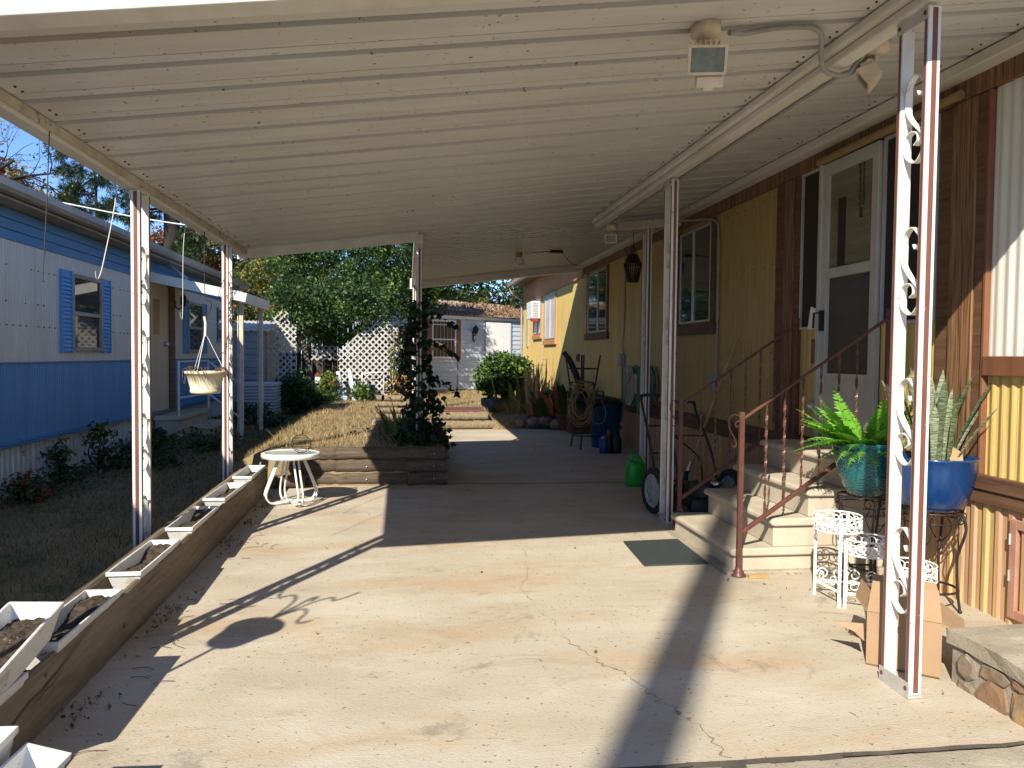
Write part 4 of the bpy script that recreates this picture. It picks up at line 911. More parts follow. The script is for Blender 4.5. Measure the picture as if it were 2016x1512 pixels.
# ================================================================ IRON STANDS
def spiral_pts(c, r0, turns, ax1, ax2, n=22, a0=0, sg=1):
    return [Vector(c)+Vector(ax1)*(r0*(1-.75*i/n)*math.cos(a0+sg*turns*2*math.pi*i/n))+Vector(ax2)*(r0*(1-.75*i/n)*math.sin(a0+sg*turns*2*math.pi*i/n)) for i in range(n+1)]
def black_stand(cx, cy, zt, r, label, hoop, seed):
    zb0 = gz(cy); t = thing('black_plant_stand', (cx, cy, zb0), label, 'plant stand', 'black iron plant stands')
    b = MB(); b.tube([(cx+r*math.cos(2*math.pi*k/28), cy+r*math.sin(2*math.pi*k/28), zt) for k in range(29)], .006, 6)
    b.tube([(cx+r*1.02*math.cos(2*math.pi*k/28), cy+r*1.02*math.sin(2*math.pi*k/28), zt-.055) for k in range(29)], .004, 5)
    for a in range(0, 360, 30): b.tube([(cx-0+r*math.cos(R(a)), cy+r*math.sin(R(a)), zt-.002), (cx, cy, zt-.004)], .0035, 4)
    b.build('top_ring', 'black_metal', t)
    angs = (35, 125, 215, 305) if hoop else (20, 140, 260)
    for a in angs:
        c_, s_ = math.cos(R(a)), math.sin(R(a)); b = MB()
        prof = ((r, zt-.002), (r+.015, zt-.04), (r+.02, zt-.10), (r-.012, zt-.22), (r-.02, (zt+zb0)/2), (r-.012, zb0+.12), (r+.004, zb0)) if hoop else ((r*.95, zt), (r*.85, zt-.08), (r*.72, zt-.2), (r*.66, (zt+zb0)/2), (r*.70, zb0+.12), (r*.76, zb0))
        b.tube([(cx+q*c_, cy+q*s_, z) for q, z in prof], .008, 7, smooth=4)
        b.ball((cx+prof[-1][0]*c_, cy+prof[-1][0]*s_, zb0+.008), .012, n=8)
        b.build('leg', 'black_metal', t)
        b = MB(); tv = Vector((-s_, c_, 0))
        for sg in (-1, 1):
            base = Vector((cx+(r-.0)*c_, cy+(r-.0)*s_, zt-.03))
            b.tube(spiral_pts(base+tv*sg*.045, .035, 1.3, tv*sg, Vector((0, 0, 1)), a0=math.pi, sg=-1), .0032, 5)
            b.tube([base+tv*sg*.04+Vector((0, 0, -.035)), base+tv*sg*.06+Vector((0, 0, -.08)), base+tv*sg*.045+Vector((0, 0, -.13)), base+tv*sg*.008+Vector((-.012*c_, -.012*s_, -.18))], .0034, 5, smooth=4)
        b.build('scrollwork', 'black_metal', t)
    b = MB(); rr = (r-.014) if hoop else r*.70
    if hoop: b.tube([(cx+rr*math.cos(2*math.pi*k/28), cy+rr*math.sin(2*math.pi*k/28), zb0+.115) for k in range(29)], .007, 6)
    else:
        q = [(cx+rr*math.cos(R(a)), cy+rr*math.sin(R(a)), zb0+.13) for a in angs]
        for i in range(3): b.tube([q[i], q[(i+1) % 3]], .007, 6)
    b.build('brace', 'black_metal', t); return t
black_stand(fx, fy, fz-.007, .16, 'black iron stand with triangular brace under the teal fern pot', False, 1)
black_stand(sx_, sy_, sz_-.007, .165, 'black iron stand with round bottom hoop under the cobalt blue pot', True, 2)
ws = thing('white_plant_stand', (2.64, 4.2, gz(4.2)), 'white wrought iron plant stand with three stepped scrollwork baskets', 'plant stand')
def wbasket(cx, cy, zt, r=.132, h=.085):
    b = MB()
    for z, q in ((zt, .0055), (zt-h, .0055)): b.tube([(cx+r*math.cos(2*math.pi*k/36), cy+r*math.sin(2*math.pi*k/36), z) for k in range(37)], q, 6)
    o = b.build('basket', 'white_iron', ws)
    b = MB(); n = 10
    for k in range(n):
        a = 2*math.pi*(k+.5)/n
        for sg in (-1, 1):
            pts = []
            for i in range(20):
                tt = i/19; rr = .036*(1-.72*tt); an = math.pi*(.5 if sg > 0 else -.5)+sg*tt*2.5*math.pi
                u = rr*math.cos(an)+sg*.0; v = rr*math.sin(an); aa = a+(u+sg*.018)/r
                pts.append((cx+r*math.cos(aa), cy+r*math.sin(aa), zt-h/2+v*1.1))
            b.tube(pts, .0032, 5)
    b.build('basket_scrolls', 'white_iron', o)
    b = MB()
    for k in range(-3, 4):
        hh = math.sqrt(max(r*r-(k*.035)**2, 0))
        for sw in (0, 1):
            pts = []
            for i in range(13):
                u = -hh+2*hh*i/12; v = k*.035+.010*math.sin(i*1.6+k)
                pts.append((cx+(u if sw else v), cy+(v if sw else u), zt-h+.002))
            b.tube(pts, .003, 4)
    b.build('basket_floor', 'white_iron', o)
wbasket(2.535, 4.25, .575); wbasket(2.665, 4.16, .455); wbasket(2.86, 4.03, .335)
def flat(p, q, w_=.018): b = MB(); b.bar(p, q, w_, .006, up=(1, .4, 0)); return b
for (x, y, zt) in ((2.475, 4.115, .58), (2.50, 4.098, .46), (2.46, 4.36, .58), (2.76, 4.06, .455), (2.80, 3.905, .345), (2.95, 4.14, .335), (2.63, 4.30, .575)):
    flat((x, y, gz(y)+.002), (x, y, zt)).build('leg', 'white_iron', ws)
for (p, q) in (((2.46, 4.36), (2.475, 4.115)), ((2.50, 4.098), (2.80, 3.905)), ((2.80, 3.905), (2.95, 4.14)), ((2.46, 4.36), (2.63, 4.30)), ((2.63, 4.30), (2.95, 4.14))):
    P, Q = Vector((*p, .155)), Vector((*q, .155)); b = MB(); b.bar(P, Q, .006, .014); d = (Q-P); L = d.length; d.normalize(); nn = max(2, int(L/.085))
    for k in range(nn):
        c = P+d*(L*(k+.5)/nn)+Vector((0, 0, .045)); sg = 1 if k % 2 else -1
        b.tube(spiral_pts(c, .036, 1.35, d*sg, Vector((0, 0, 1)), a0=0, sg=1), .0035, 5)
    b.build('bottom_rail', 'white_iron', ws)
# ================================================================ CARDBOARD BOX
cb = thing('cardboard_box', (2.38, 3.3, gz(3.3)), 'open brown cardboard box standing behind the near carport post', 'box')
zc = gz(3.3)+.004; A = Vector((2.165, 3.36, zc)); Bp = Vector((2.405, 3.16, zc)); du = (Bp-A); dv = Vector((.20, .27, 0)); Hh = .255; t = .006
b = MB(); q = [A, Bp, Bp+dv, A+dv]; up = Vector((0, 0, Hh))
for i in range(4):
    p0, p1 = q[i], q[(i+1) % 4]; nrm = (p1-p0).cross(Vector((0, 0, 1))).normalized()*t
    b.hexa([p0, p1, p1-nrm, p0-nrm][::-1], [p0+up, p1+up, p1+up-nrm, p0+up-nrm][::-1])
b.hexa([x for x in q], [x+Vector((0, 0, .006)) for x in q]); b.build('box_body', 'cardboard', cb)
def flap(p0, p1, dirv, L, taper=.0):
    b = MB(); d = Vector(dirv).normalized()*L; e = (p1-p0)*taper; nrm = (p1-p0).cross(d).normalized()*.005
    b.hexa([p0, p1, p1+d-e, p0+d+e], [p0+nrm, p1+nrm, p1+d-e+nrm, p0+d+e+nrm]); b.build('flap', 'cardboard', cb)
flap(q[0]+up, q[1]+up, (.10, .12, 1), .145, .06); flap(q[1]+up, q[2]+up, (1, -.4, -.75), .12, .04); flap(q[2]+up, q[3]+up, (.3, .6, .4), .13, .03); flap(q[3]+up, q[0]+up, (-1, -.3, 1.1), .11, .02)
b = MB(); b.hexa([Vector((2.12, 3.39, .20)), Vector((2.16, 3.37, .16)), Vector((2.165, 3.375, .16)), Vector((2.125, 3.395, .20))], [Vector((2.05, 3.46, .23)), Vector((2.16, 3.38, .24)), Vector((2.165, 3.385, .24)), Vector((2.055, 3.465, .23))]); b.build('loose_flap', 'cardboard', cb)
# ================================================================ STONE WALL
sw = thing('stone_wall', (2.9, 2.7, .04), 'low rubble stone wall with concrete cap at the lower right edge', 'stone wall')
b = MB(); b.box((2.452, 1.6, -.05), (3.22, 3.15, .175)); b.v = [(x, y, .04+(z-.04)*1.30) for x, y, z in b.v]; b.build('mortar_core', 'mortar', sw)
b = MB(); n = 14; P = []
for i in range(n+1):
    y = 1.6+1.57*i/n; P += [(2.430+random.uniform(-.008, .008), y, .180+random.uniform(-.006, .006)), (2.427+random.uniform(-.01, .01), y, .225+random.uniform(-.006, .008)), (3.24, y, .238), (3.24, y, .172)]
b.add(P, [(i*4+k, (i+1)*4+k, (i+1)*4+(k+1) % 4, i*4+(k+1) % 4) for i in range(n) for k in range(4)]+[(0, 1, 2, 3), tuple(4*n+k for k in (3, 2, 1, 0))]); b.v = [(x, y, .04+(z-.04)*1.30) for x, y, z in b.v]; b.build('cap', 'concrete_old', sw)
g = random.Random(4)
for (y, z, ry, rz_, m) in ((3.05, .128, .06, .042, 'stone'), (2.90, .055, .08, .072, 'stone_red'), (2.72, .06, .085, .085, 'stone'), (2.90, .148, .075, .024, 'stone'), (2.74, .158, .07, .016, 'stone_red'), (2.54, .065, .075, .085, 'stone_red'), (2.38, .07, .07, .09, 'stone'), (2.2, .07, .09, .09, 'stone_red'), (3.05, .042, .06, .036, 'stone'), (2.0, .07, .09, .09, 'stone'), (2.56, .162, .07, .016, 'stone')):
    b = MB(); nn = 8; ring = []
    for k in range(nn): a = 2*math.pi*k/nn; q_ = g.uniform(.86, 1.24); ring.append((math.cos(a)*ry*q_, math.sin(a)*rz_*q_))
    vs = [(2.456, y+u*1.08, z+v*1.08) for u, v in ring]+[(2.446-g.uniform(0, .006), y+u*1.03, z+v*1.03) for u, v in ring]+[(2.440-g.uniform(0, .008), y+u*.75, z+v*.75) for u, v in ring]+[(2.438, y, z)]
    fs = [(r_*nn+k, r_*nn+(k+1) % nn, (r_+1)*nn+(k+1) % nn, (r_+1)*nn+k) for r_ in range(2) for k in range(nn)]+[(2*nn+k, 2*nn+(k+1) % nn, 3*nn) for k in range(nn)]
    b.add(vs, fs, 0, False); b.v = [(x, y, .04+(z-.04)*1.30) for x, y, z in b.v]; b.build('stone', m, sw)
for k in range(6):
    b = MB(); b.ball((2.53+k*.12, 3.132, .09+.03*(k % 2)), .055, n=9, sy=.3, sz=.9); b.v = [(x, y, .04+(z-.04)*1.30) for x, y, z in b.v]; b.build('stone', 'stone', sw)
b = MB(); b.hexa([(2.80, 2.86, .245), (3.0, 2.82, .245), (3.0, 3.02, .245), (2.88, 3.06, .245)], [(2.76, 2.83, .30), (3.0, 2.78, .30), (3.0, 3.05, .30), (2.86, 3.09, .30)])
b.v = [(x, y, z+.06) for x, y, z in b.v]; tag(b.build('white_tray', 'pot_white', loc=(2.9, 2.9, .25), bevel=.004), 'white plastic tray on the stone wall cap at the right edge', 'tray')
# ================================================================ FLOOD LIGHTS AND CONDUIT
def flood(px, py, zc_, aim, label, sensor=False, s=1.0):
    t = thing('flood_light', (px, py, zc_), label, 'flood light', 'outdoor flood lights under the carport roof')
    b = MB(); b.lathe([(.001, -.075), (.045, -.073), (.062, -.055), (.066, -.052), (.066, 0), (.001, .001)], (px, py, zc_), 20); b.build('base', 'flood_body', t)
    a = Vector(aim).normalized(); up = Vector((0, 0, 1)); sd = a.cross(up).normalized(); up = sd.cross(a); c = Vector((px, py, zc_-.155))+a*.03
    b = MB(); b.tube([(px, py, zc_-.07), Vector((px, py, zc_-.10)), c-a*.03+up*.03], .013, 8); b.build('knuckle', 'flood_body', t)
    w2, h2, d2 = .085*s, .062*s, .035
    b = MB(); b.hexa([c-a*.045-sd*w2*.7-up*h2*.6, c-a*.045+sd*w2*.7-up*h2*.6, c-a*.045+sd*w2*.7+up*h2*.6, c-a*.045-sd*w2*.7+up*h2*.6][::-1], [c+a*d2-sd*w2-up*h2, c+a*d2+sd*w2-up*h2, c+a*d2+sd*w2+up*h2, c+a*d2-sd*w2+up*h2][::-1])
    for k in range(6): f = -0.7+1.4*k/5; b.bar(c-a*.05+sd*w2*f*.8+up*h2*.5, c+a*.015+sd*w2*f*.9+up*h2*1.12, .006, .03, up=up)
    hd = b.build('lamp_head', 'flood_body', t)
    b = MB(); e = .012
    for sg in (-1, 1): b.bar(c+a*(d2+.004)+sd*sg*(w2-e/2)-up*h2, c+a*(d2+.004)+sd*sg*(w2-e/2)+up*h2, e, .012, up=a); b.bar(c+a*(d2+.004)-sd*(w2-e)+up*sg*(h2-e/2), c+a*(d2+.004)+sd*(w2-e)+up*sg*(h2-e/2), .012, e, up=up)
    b.build('lamp_bezel', 'flood_body', hd)
    b = MB(); b.add([c+a*(d2+.003)-sd*w2*.86-up*h2*.8, c+a*(d2+.003)+sd*w2*.86-up*h2*.8, c+a*(d2+.003)+sd*w2*.86+up*h2*.8, c+a*(d2+.003)-sd*w2*.86+up*h2*.8], [(0, 1, 2, 3)]); b.build('lamp_glass', 'flood_glass', hd)
    if sensor:
        b = MB(); d0 = c-up*(h2+.03)-sd*.01; b.bar(d0-sd*.07, d0+sd*.05, .05, .05, up=up); b.bar(d0-sd*.03-up*.02, d0+sd*.02-up*.02, .045, .035, up=up); b.build('motion_sensor', 'flood_body', t, bevel=.006)
    return t
flood(1.315, 3.37, rz(1.315), (-.22, -1, -.42), 'tan flood light with motion sensor on the open ceiling', True)
flood(2.36, 3.72, rz(2.36), (-.75, .45, -.65), 'tan flood light beside the inner beam near the front post, seen side on', False, .85)
flood(2.27, 8.55, zi-.10, (-.35, -1, -.25), 'small tan flood light at the far end of the inner beam', False, .8)
def cond(P, r, label, m='conduit', name='conduit', cat='conduit', smooth=5):
    b = MB(); b.tube(P, r, 8, smooth=smooth); return tag(b.build(name, m, loc=Vector(P[0])), label, cat)
cond([(1.43, 3.38, rz(1.4)-.035), (1.52, 3.42, rz(1.5)-.03), (1.66, 3.40, rz(1.66)-.025), (1.84, 3.42, rz(1.84)-.025), (1.95, 3.52, rz(1.95)-.03), (2.04, 3.68, zi-.09), (2.10, 3.73, zi-.135), (2.22, 3.74, zi-.135), (2.30, 3.73, rz(2.3)-.04)], .013, 'grey bent conduit linking the two front flood lights')
cond([(2.36, 3.78, rz(2.36)-.05), (2.30, 3.84, zi-.09), (2.245, 3.95, zi-.10), (2.243, 5.5, zi-.10), (2.243, 8.5, zi-.10)], .011, 'straight grey conduit running along the inner beam')
cond([(3.02, 8.62, zi-.03), (3.18, 8.45, zi-.04), (3.255, 8.0, 2.98), (3.258, 7.87, 2.80), (3.258, 7.86, 2.2), (3.258, 7.86, 1.34)], .013, 'grey conduit dropping down the yellow wall to a switch box beside the window')
bx = thing('switch_box', (3.24, 7.88, 1.25), 'grey switch box on the yellow wall behind the far handrail', 'electrical box')
b = MB(); b.box((3.205, 7.80, 1.15), (3.268, 7.93, 1.335)); b.build('box', 'conduit', bx, bevel=.005); b = MB(); b.box((3.225, 7.94, 1.18), (3.268, 8.05, 1.28)); b.build('cover', 'conduit', bx, bevel=.005)
b = MB(); b.tube([(3.25, 7.86, 1.148), (3.25, 7.9, .98), (3.25, 8.02, .90), (3.25, 8.4, .88)], .009, 6, smooth=5); b.build('cable', 'conduit', bx)
cond([(3.2, 11.35, 3.12), (3.262, 11.45, 2.95), (3.262, 11.45, 2.0), (3.255, 11.5, 1.7), (3.262, 11.47, 1.56)], .011, 'dark conduit running down to the outlet box above the hose reel')
bx = thing('outlet_box', (3.25, 11.47, 1.45), 'grey outlet box on the yellow wall above the hose reel', 'electrical box')
b = MB(); b.box((3.20, 11.39, 1.34), (3.268, 11.55, 1.55)); b.build('box', 'conduit', bx, bevel=.005); b = MB(); b.tube([(3.25, 11.47, 1.335), (3.25, 11.47, .5)], .016, 7); b.ball((3.22, 11.45, .42), .035, n=8); b.build('pipe', 'hose', bx)
bx = thing('wall_socket', (3.26, 14.0, 1.47), 'small brown square socket on the yellow wall near the sun line', 'electrical box')
b = MB(); b.box((3.245, 14.55, 1.39), (3.272, 14.75, 1.55)); b.build('plate', 'board_brown', bx, bevel=.004); b = MB(); b.ball((3.245, 14.65, 1.47), .045, n=10, sx=.4); b.build('plug', 'black', bx)
gl = thing('globe_light', (1.63, 11.42, rz(1.63)), 'round white globe lamp on amber base under the back ceiling', 'ceiling lamp')
b = MB(); b.lathe([(.05, 0), (.05, -.05), (.04, -.07)], (1.63, 11.42, rz(1.63)), 16); b.build('lamp_base', 'amber', gl); b = MB(); b.ball((1.63, 11.42, rz(1.63)-.135), .078, n=24); b.build('globe', 'globe', gl)
jb = thing('ceiling_junction', (2.2, 11.5, rz(2.2)), 'small dark junction with drooping cord on the back ceiling', 'junction box')
b = MB(); b.box((2.12, 11.46, rz(2.12)-.045), (2.30, 11.54, rz(2.12)-.004)); b.build('box', 'black', jb); b = MB(); b.tube([(2.30, 11.52, rz(2.2)-.03), (2.45, 11.9, rz(2.4)-.10), (2.75, 12.8, rz(2.7)-.12), (3.12, 14.0, rz(3.1)-.05)], .006, 5, smooth=6); b.tube([(2.12, 11.5, rz(2.1)-.015), (1.72, 11.44, rz(1.7)-.015)], .006, 5); b.build('cord', 'wire_dark', jb)
hl = thing('hanging_lantern', (2.97, 10.05, 2.5), 'dark slatted hanging basket lantern below the house beam', 'lantern')
b = MB()
for k in range(24):
    a = 2*math.pi*k/24; b.bar((2.97+.075*math.cos(a), 10.05+.075*math.sin(a), 2.50), (2.97+.125*math.cos(a), 10.05+.125*math.sin(a), 2.74), .017, .005, up=(math.cos(a), math.sin(a), 0))
b.lathe([(.001, 0), (.078, 0), (.078, .012)], (2.97, 10.05, 2.495), 20); b.lathe([(.128, .23), (.132, .25), (.124, .25)], (2.97, 10.05, 2.50), 24); b.build('slats', 'black_metal', hl)
b = MB(); b.lathe([(.10, .27), (.07, .36), (.02, .38)], (2.97, 10.05, 2.50), 4); b.tube([(2.97, 10.05, 2.88), (2.97, 10.05, rz(2.97)-.01)], .004, 5)
for a in (45, 135, 225, 315): b.tube([(2.97+.12*math.cos(R(a)), 10.05+.12*math.sin(R(a)), 2.75), (2.97, 10.05, 3.0)], .003, 4)
b.build('hanger', 'black_metal', hl)
# ================================================================ THINGS IN THE SHADE BY THE HOUSE
wc = thing('watering_can', (2.41, 7.95, gz(7.95)), 'bright green plastic watering can on the slab near the wheel', 'watering can')
b = MB(); z0 = gz(7.95)+.003
b.lathe([(.001, 0), (.088, 0), (.096, .012), (.098, .12), (.096, .20), (.088, .235), (.062, .262), (.045, .268), (.04, .26), (.001, .22)], (2.405, 7.95, z0), 28, sx=1.0, sy=.72); b.build('body', 'green_plastic', wc)
b = MB(); b.tube([(2.36, 7.95, z0+.25), (2.365, 7.95, z0+.31), (2.40, 7.95, z0+.328), (2.455, 7.95, z0+.30), (2.50, 7.95, z0+.22), (2.51, 7.95, z0+.14), (2.49, 7.95, z0+.08)], .019, 10, smooth=5); b.build('handle', 'green_plastic', wc)
b = MB(); b.tube([(2.44, 8.0, z0+.06), (2.50, 8.08, z0+.14), (2.54, 8.16, z0+.25)], [.022, .016, .011], 8, smooth=4); b.build('spout', 'green_plastic', wc)
def wheel(parent, c, r, wd, ax, name='wheel', hub='grey_plastic'):
    b = MB(); n = 32; pr = [(r*.74, -wd/2), (r*.95, -wd/2), (r, -wd*.25), (r, wd*.25), (r*.95, wd/2), (r*.74, wd/2), (r*.74, -wd/2)]
    b.lathe(pr, (0, 0, 0), n); q = Vector((0, 0, 1)).rotation_difference(Vector(ax)).to_matrix().to_4x4(); M_ = Matrix.Translation(c) @ q
    b.xform(M_); o = b.build(name, 'rubber', parent)
    b = MB(); b.lathe([(r*.738, -wd*.30), (r*.70, -wd*.10), (r*.30, wd*.22), (r*.12, wd*.4), (.001, wd*.42)], (0, 0, 0), n); b.lathe([(.001, -wd*.42), (r*.12, -wd*.4), (r*.30, -wd*.22), (r*.70, wd*.05), (r*.738, wd*.30)][::1], (0, 0, 0), n)
    for k in range(8): b.bar((r*.15*math.cos(k*.785), r*.15*math.sin(k*.785), 0), (r*.72*math.cos(k*.785), r*.72*math.sin(k*.785), 0), r*.09, wd*.62)
    b.xform(M_); b.build('rim', hub, o); return o
zt = gz(6.7)
mw = thing('lawn_mower', (2.55, 6.75, zt), 'black push mower with big spoked wheel parked beside the entry steps', 'lawn mower')
AX = Vector((1, .17, 0)).normalized()
wheel(mw, Vector((2.19, 6.64, zt+.205)), .205, .055, AX); wheel(mw, Vector((2.86, 6.52, zt+.205)), .205, .055, AX); wheel(mw, Vector((2.28, 6.16, zt+.09)), .09, .045, AX); wheel(mw, Vector((2.80, 6.05, zt+.09)), .09, .045, AX)
b = MB(); P = [(2.31, 6.62), (2.78, 6.50), (2.72, 6.06), (2.34, 6.14)]
b.hexa([Vector((x, y, zt+.10)) for x, y in P], [Vector((x*.92+2.54*.08, y*.92+6.33*.08, zt+.22)) for x, y in P]); b.build('deck', 'black', mw, bevel=.02)
b = MB(); b.lathe([(.001, .34), (.09, .34), (.115, .30), (.12, .23), (.13, .20), (.13, .18)], (2.52, 6.32, zt), 24); b.box((2.40, 6.42, zt+.2), (2.62, 6.55, zt+.31)); b.build('engine', 'black_metal', mw, bevel=.01)
b = MB(); b.lathe([(.05, .0), (.055, .02), (.02, .03), (.001, .03)], (2.60, 6.22, zt+.325), 12); b.build('fuel_cap', 'chrome', mw)
b = MB()
for (x0, x1) in ((2.34, 2.36), (2.76, 2.70)): b.tube([(x0, 6.55, zt+.2), (x0+.01, 6.75, zt+.52), (x1, 6.95, zt+.86), (x1-.0, 7.02, zt+.95)], .013, 8, smooth=5)
b.tube([(2.36, 7.02, zt+.95), (2.40, 7.04, zt+.98), (2.66, 7.0, zt+.98), (2.70, 7.02, zt+.95)], .015, 8, smooth=4); b.tube([(2.35, 6.85, zt+.68), (2.71, 6.80, zt+.68)], .009, 6); b.build('handle', 'black_metal', mw)
b = MB(); b.tube([(2.37, 7.02, zt+.96), (2.44, 6.9, zt+.7), (2.62, 6.7, zt+.5), (2.60, 6.55, zt+.33), (2.52, 6.4, zt+.33)], .008, 5, smooth=6); b.build('throttle_cable', 'black', mw)
ht = thing('hand_truck', (2.30, 7.1, gz(7.1)), 'black tubular hand truck leaning beside the second right post', 'hand truck')
z0 = gz(7.1); b = MB()
for x in (2.20, 2.42): b.tube([(x+.08, 6.85, z0+.05), (x+.06, 6.9, z0+.45), (x, 7.05, z0+.92), (x-.005, 7.09, z0+1.0)], .012, 8, smooth=5)
b.tube([(2.195, 7.09, z0+1.0), (2.22, 7.10, z0+1.03), (2.40, 7.10, z0+1.03), (2.415, 7.09, z0+1.0)], .016, 8, smooth=4)
for z, y in ((.75, 6.99), (.5, 6.92), (.25, 6.87)): b.tube([(2.22+.05*(1-z), y, z0+z), (2.44+.05*(1-z), y, z0+z)], .009, 6)
b.build('frame', 'black_metal', ht); b = MB(); b.box((2.24, 6.72, z0+.01), (2.54, 6.88, z0+.02)); b.build('toe_plate', 'black_metal', ht)
wheel(ht, Vector((2.26, 6.97, z0+.11)), .11, .04, Vector((1, 0, 0))); wheel(ht, Vector((2.54, 6.97, z0+.11)), .11, .04, Vector((1, 0, 0)))
br = thing('broom', (2.62, 6.85, gz(6.85)), 'broom with yellow wooden stick leaning on the yellow wall behind the railing', 'broom')
b = MB(); b.tube([(3.262, 7.36, 1.70), (2.70, 7.08, .50)], .0125, 8); b.build('stick', 'yellow_wood', br)
b = MB(); b.tube([(2.70, 7.08, .50), (2.655, 7.06, .40)], [.015, .022], 8); b.build('ferrule', 'chrome', br)
b = MB(); b.hexa([(2.60, 6.99, .11), (2.62, 6.99, .11), (2.62, 7.13, .11), (2.60, 7.13, .11)], [(2.635, 7.04, .42), (2.665, 7.04, .42), (2.665, 7.08, .42), (2.635, 7.08, .42)]); b.build('bristles', 'black', br)
hr = thing('hose_reel', (3.05, 10.0, .85), 'wall reel wound with green garden hose below the lantern', 'hose reel')
c = Vector((3.05, 10.0, 1.12))
def xdisc(b, x, r, th): m_ = Matrix.Translation((x, c.y, c.z)) @ Matrix.Rotation(R(90), 4, 'Y'); t_ = MB(); t_.lathe([(.001, -th/2), (r*.96, -th/2), (r, 0), (r*.96, th/2), (.001, th/2)], (0, 0, 0), 32); t_.xform(m_); b.add(t_.v, t_.f, 0, True)
for x in (2.925, 3.235):
    b = MB(); xdisc(b, x, .275, .014); d_ = b.build('reel_disc', 'reel', hr)
    b = MB()
    for k in range(8): b.bar((x-.009, c.y+.05*math.cos(k*.785), c.z+.05*math.sin(k*.785)), (x-.009, c.y+.25*math.cos(k*.785), c.z+.25*math.sin(k*.785)), .02, .006)
    b.build('spokes', 'soffit', d_)
b = MB(); pts = []
for k in range(9*26+1):
    a = 2*math.pi*k/26; q = k/(9*26); x = 2.95+.27*abs((q*3) % 2-1); pts.append((x, c.y+(.225+.045*q)*math.cos(a), c.z+(.225+.045*q)*math.sin(a)))
b.tube(pts, .014, 7); b.tube([pts[-1], (3.0, 9.82, .95), (2.98, 9.8, .70)], .013, 6, smooth=5); b.build('hose', 'hose', hr)
b = MB(); b.box((3.19, 9.92, 1.02), (3.27, 10.08, 1.22)); b.build('wall_bracket', 'reel', hr)
tc = thing('trash_can', (2.90, 11.1, gz(11.1)), 'tall blue round trash can behind the bar stools', 'trash can')
z0 = gz(11.1); b = MB(); b.lathe([(.001, 0), (.19, 0), (.20, .02), (.235, .60), (.25, .605), (.25, .625), (.225, .63), (.2, .1), (.001, .05)], (2.90, 11.1, z0), 28); b.build('bin', 'can_blue', tc)
b = MB(); b.lathe([(.255, .622), (.26, .64), (.22, .70), (.10, .735), (.001, .74)], (2.90, 11.1, z0), 28); b.build('lid', 'black', tc)
def stool(loc, flip, label, rz_, seat='black'):
    t = thing('bar_stool', loc, label, 'bar stool', 'dark metal bar stools by the house'); o = Vector(loc); H_ = .66
    F = (lambda p: o+Vector((p[0], p[1], (H_-p[2]) if flip else p[2])))
    def rot(p): c_, s_ = math.cos(rz_), math.sin(rz_); return (p[0]*c_-p[1]*s_, p[0]*s_+p[1]*c_, p[2])
    for k in range(4):
        a = R(45+90*k); b = MB(); b.tube([F(rot((q*math.cos(a), q*math.sin(a), z))) for q, z in ((.25, .005), (.215, .22), (.185, .42), (.15, .57), (.12, .62), (.06, .635))], .0125, 8, smooth=4); b.build('leg', 'black_metal', t)
    b = MB(); b.tube([F(rot((.225*math.cos(2*math.pi*k/32), .225*math.sin(2*math.pi*k/32), .20))) for k in range(33)], .010, 6); b.build('foot_ring', 'black_metal', t)
    b = MB(); b.lathe([(.001, -.02), (.19, -.02), (.205, 0), (.2, .025), (.001, .035)], F((0, 0, .655)), 24); b.build('seat', seat, t)
    return t, F, rot
s1, F1, r1 = stool((2.58, 10.92, gz(10.9)), False, 'dark metal bar stool standing upright before the blue trash can', .2)
b = MB()
for sg in (-1, 1): b.tube([F1(r1((.17*sg, .16, .66))), F1(r1((.19*sg, .19, .80))), F1(r1((.19*sg, .20, .95)))], .011, 6, smooth=4); b.tube([F1(r1((.19*sg, .19, .82))), F1(r1((.20*sg, .02, .83))), F1(r1((.19*sg, -.13, .82))), F1(r1((.18*sg, -.14, .67)))], .012, 6, smooth=4)
b.tube([F1(r1((-.19, .20, .95))), F1(r1((0, .23, .97))), F1(r1((.19, .20, .95)))], .012, 6, smooth=4); b.tube([F1(r1((-.18, .19, .72))), F1(r1((.19, .20, .94)))], .008, 5); b.tube([F1(r1((.18, .19, .72))), F1(r1((-.19, .20, .94)))], .008, 5); b.build('back_frame', 'black_metal', s1)
stool((2.50, 10.90, gz(10.9)+.70), True, 'dark metal bar stool turned upside down on top of the other stool', .5)
cu = thing('rolled_umbrella', (2.42, 10.95, gz(11)), 'thick black rolled cover sticking up slanted among the bar stools', 'rolled cover')
b = MB(); b.tube([(2.56, 10.95, .86), (2.45, 10.97, 1.15), (2.34, 11.0, 1.42), (2.24, 11.02, 1.56)], [.055, .06, .055, .035], 10, smooth=5); b.build('cover', 'black', cu)
co = thing('cord_coil', (2.42, 10.72, .75), 'big loose coil of yellow extension cord hung on the bar stools', 'cord')
b = MB(); g = random.Random(12); pts = []
for k in range(11*22):
    a = 2*math.pi*k/22; q = k//22; rr = .14+.05*math.sin(q*2.3)+.01*math.sin(a*3+q)
    pts.append((2.43+.02*math.sin(q*1.7)+rr*.95*math.cos(a), 10.66+.03*math.sin(q*3.1+a), .86+.03*math.cos(q)+(rr*1.55)*math.sin(a)-(.05 if math.sin(a) < 0 else 0)))
b.tube(pts, .0055, 5); b.tube([(2.52, 10.66, .8), (2.60, 10.64, .58), (2.74, 10.66, .56), (2.80, 10.7, .70), (2.74, 10.75, .9)], .0055, 5, smooth=6); b.build('cord', 'cord', co)
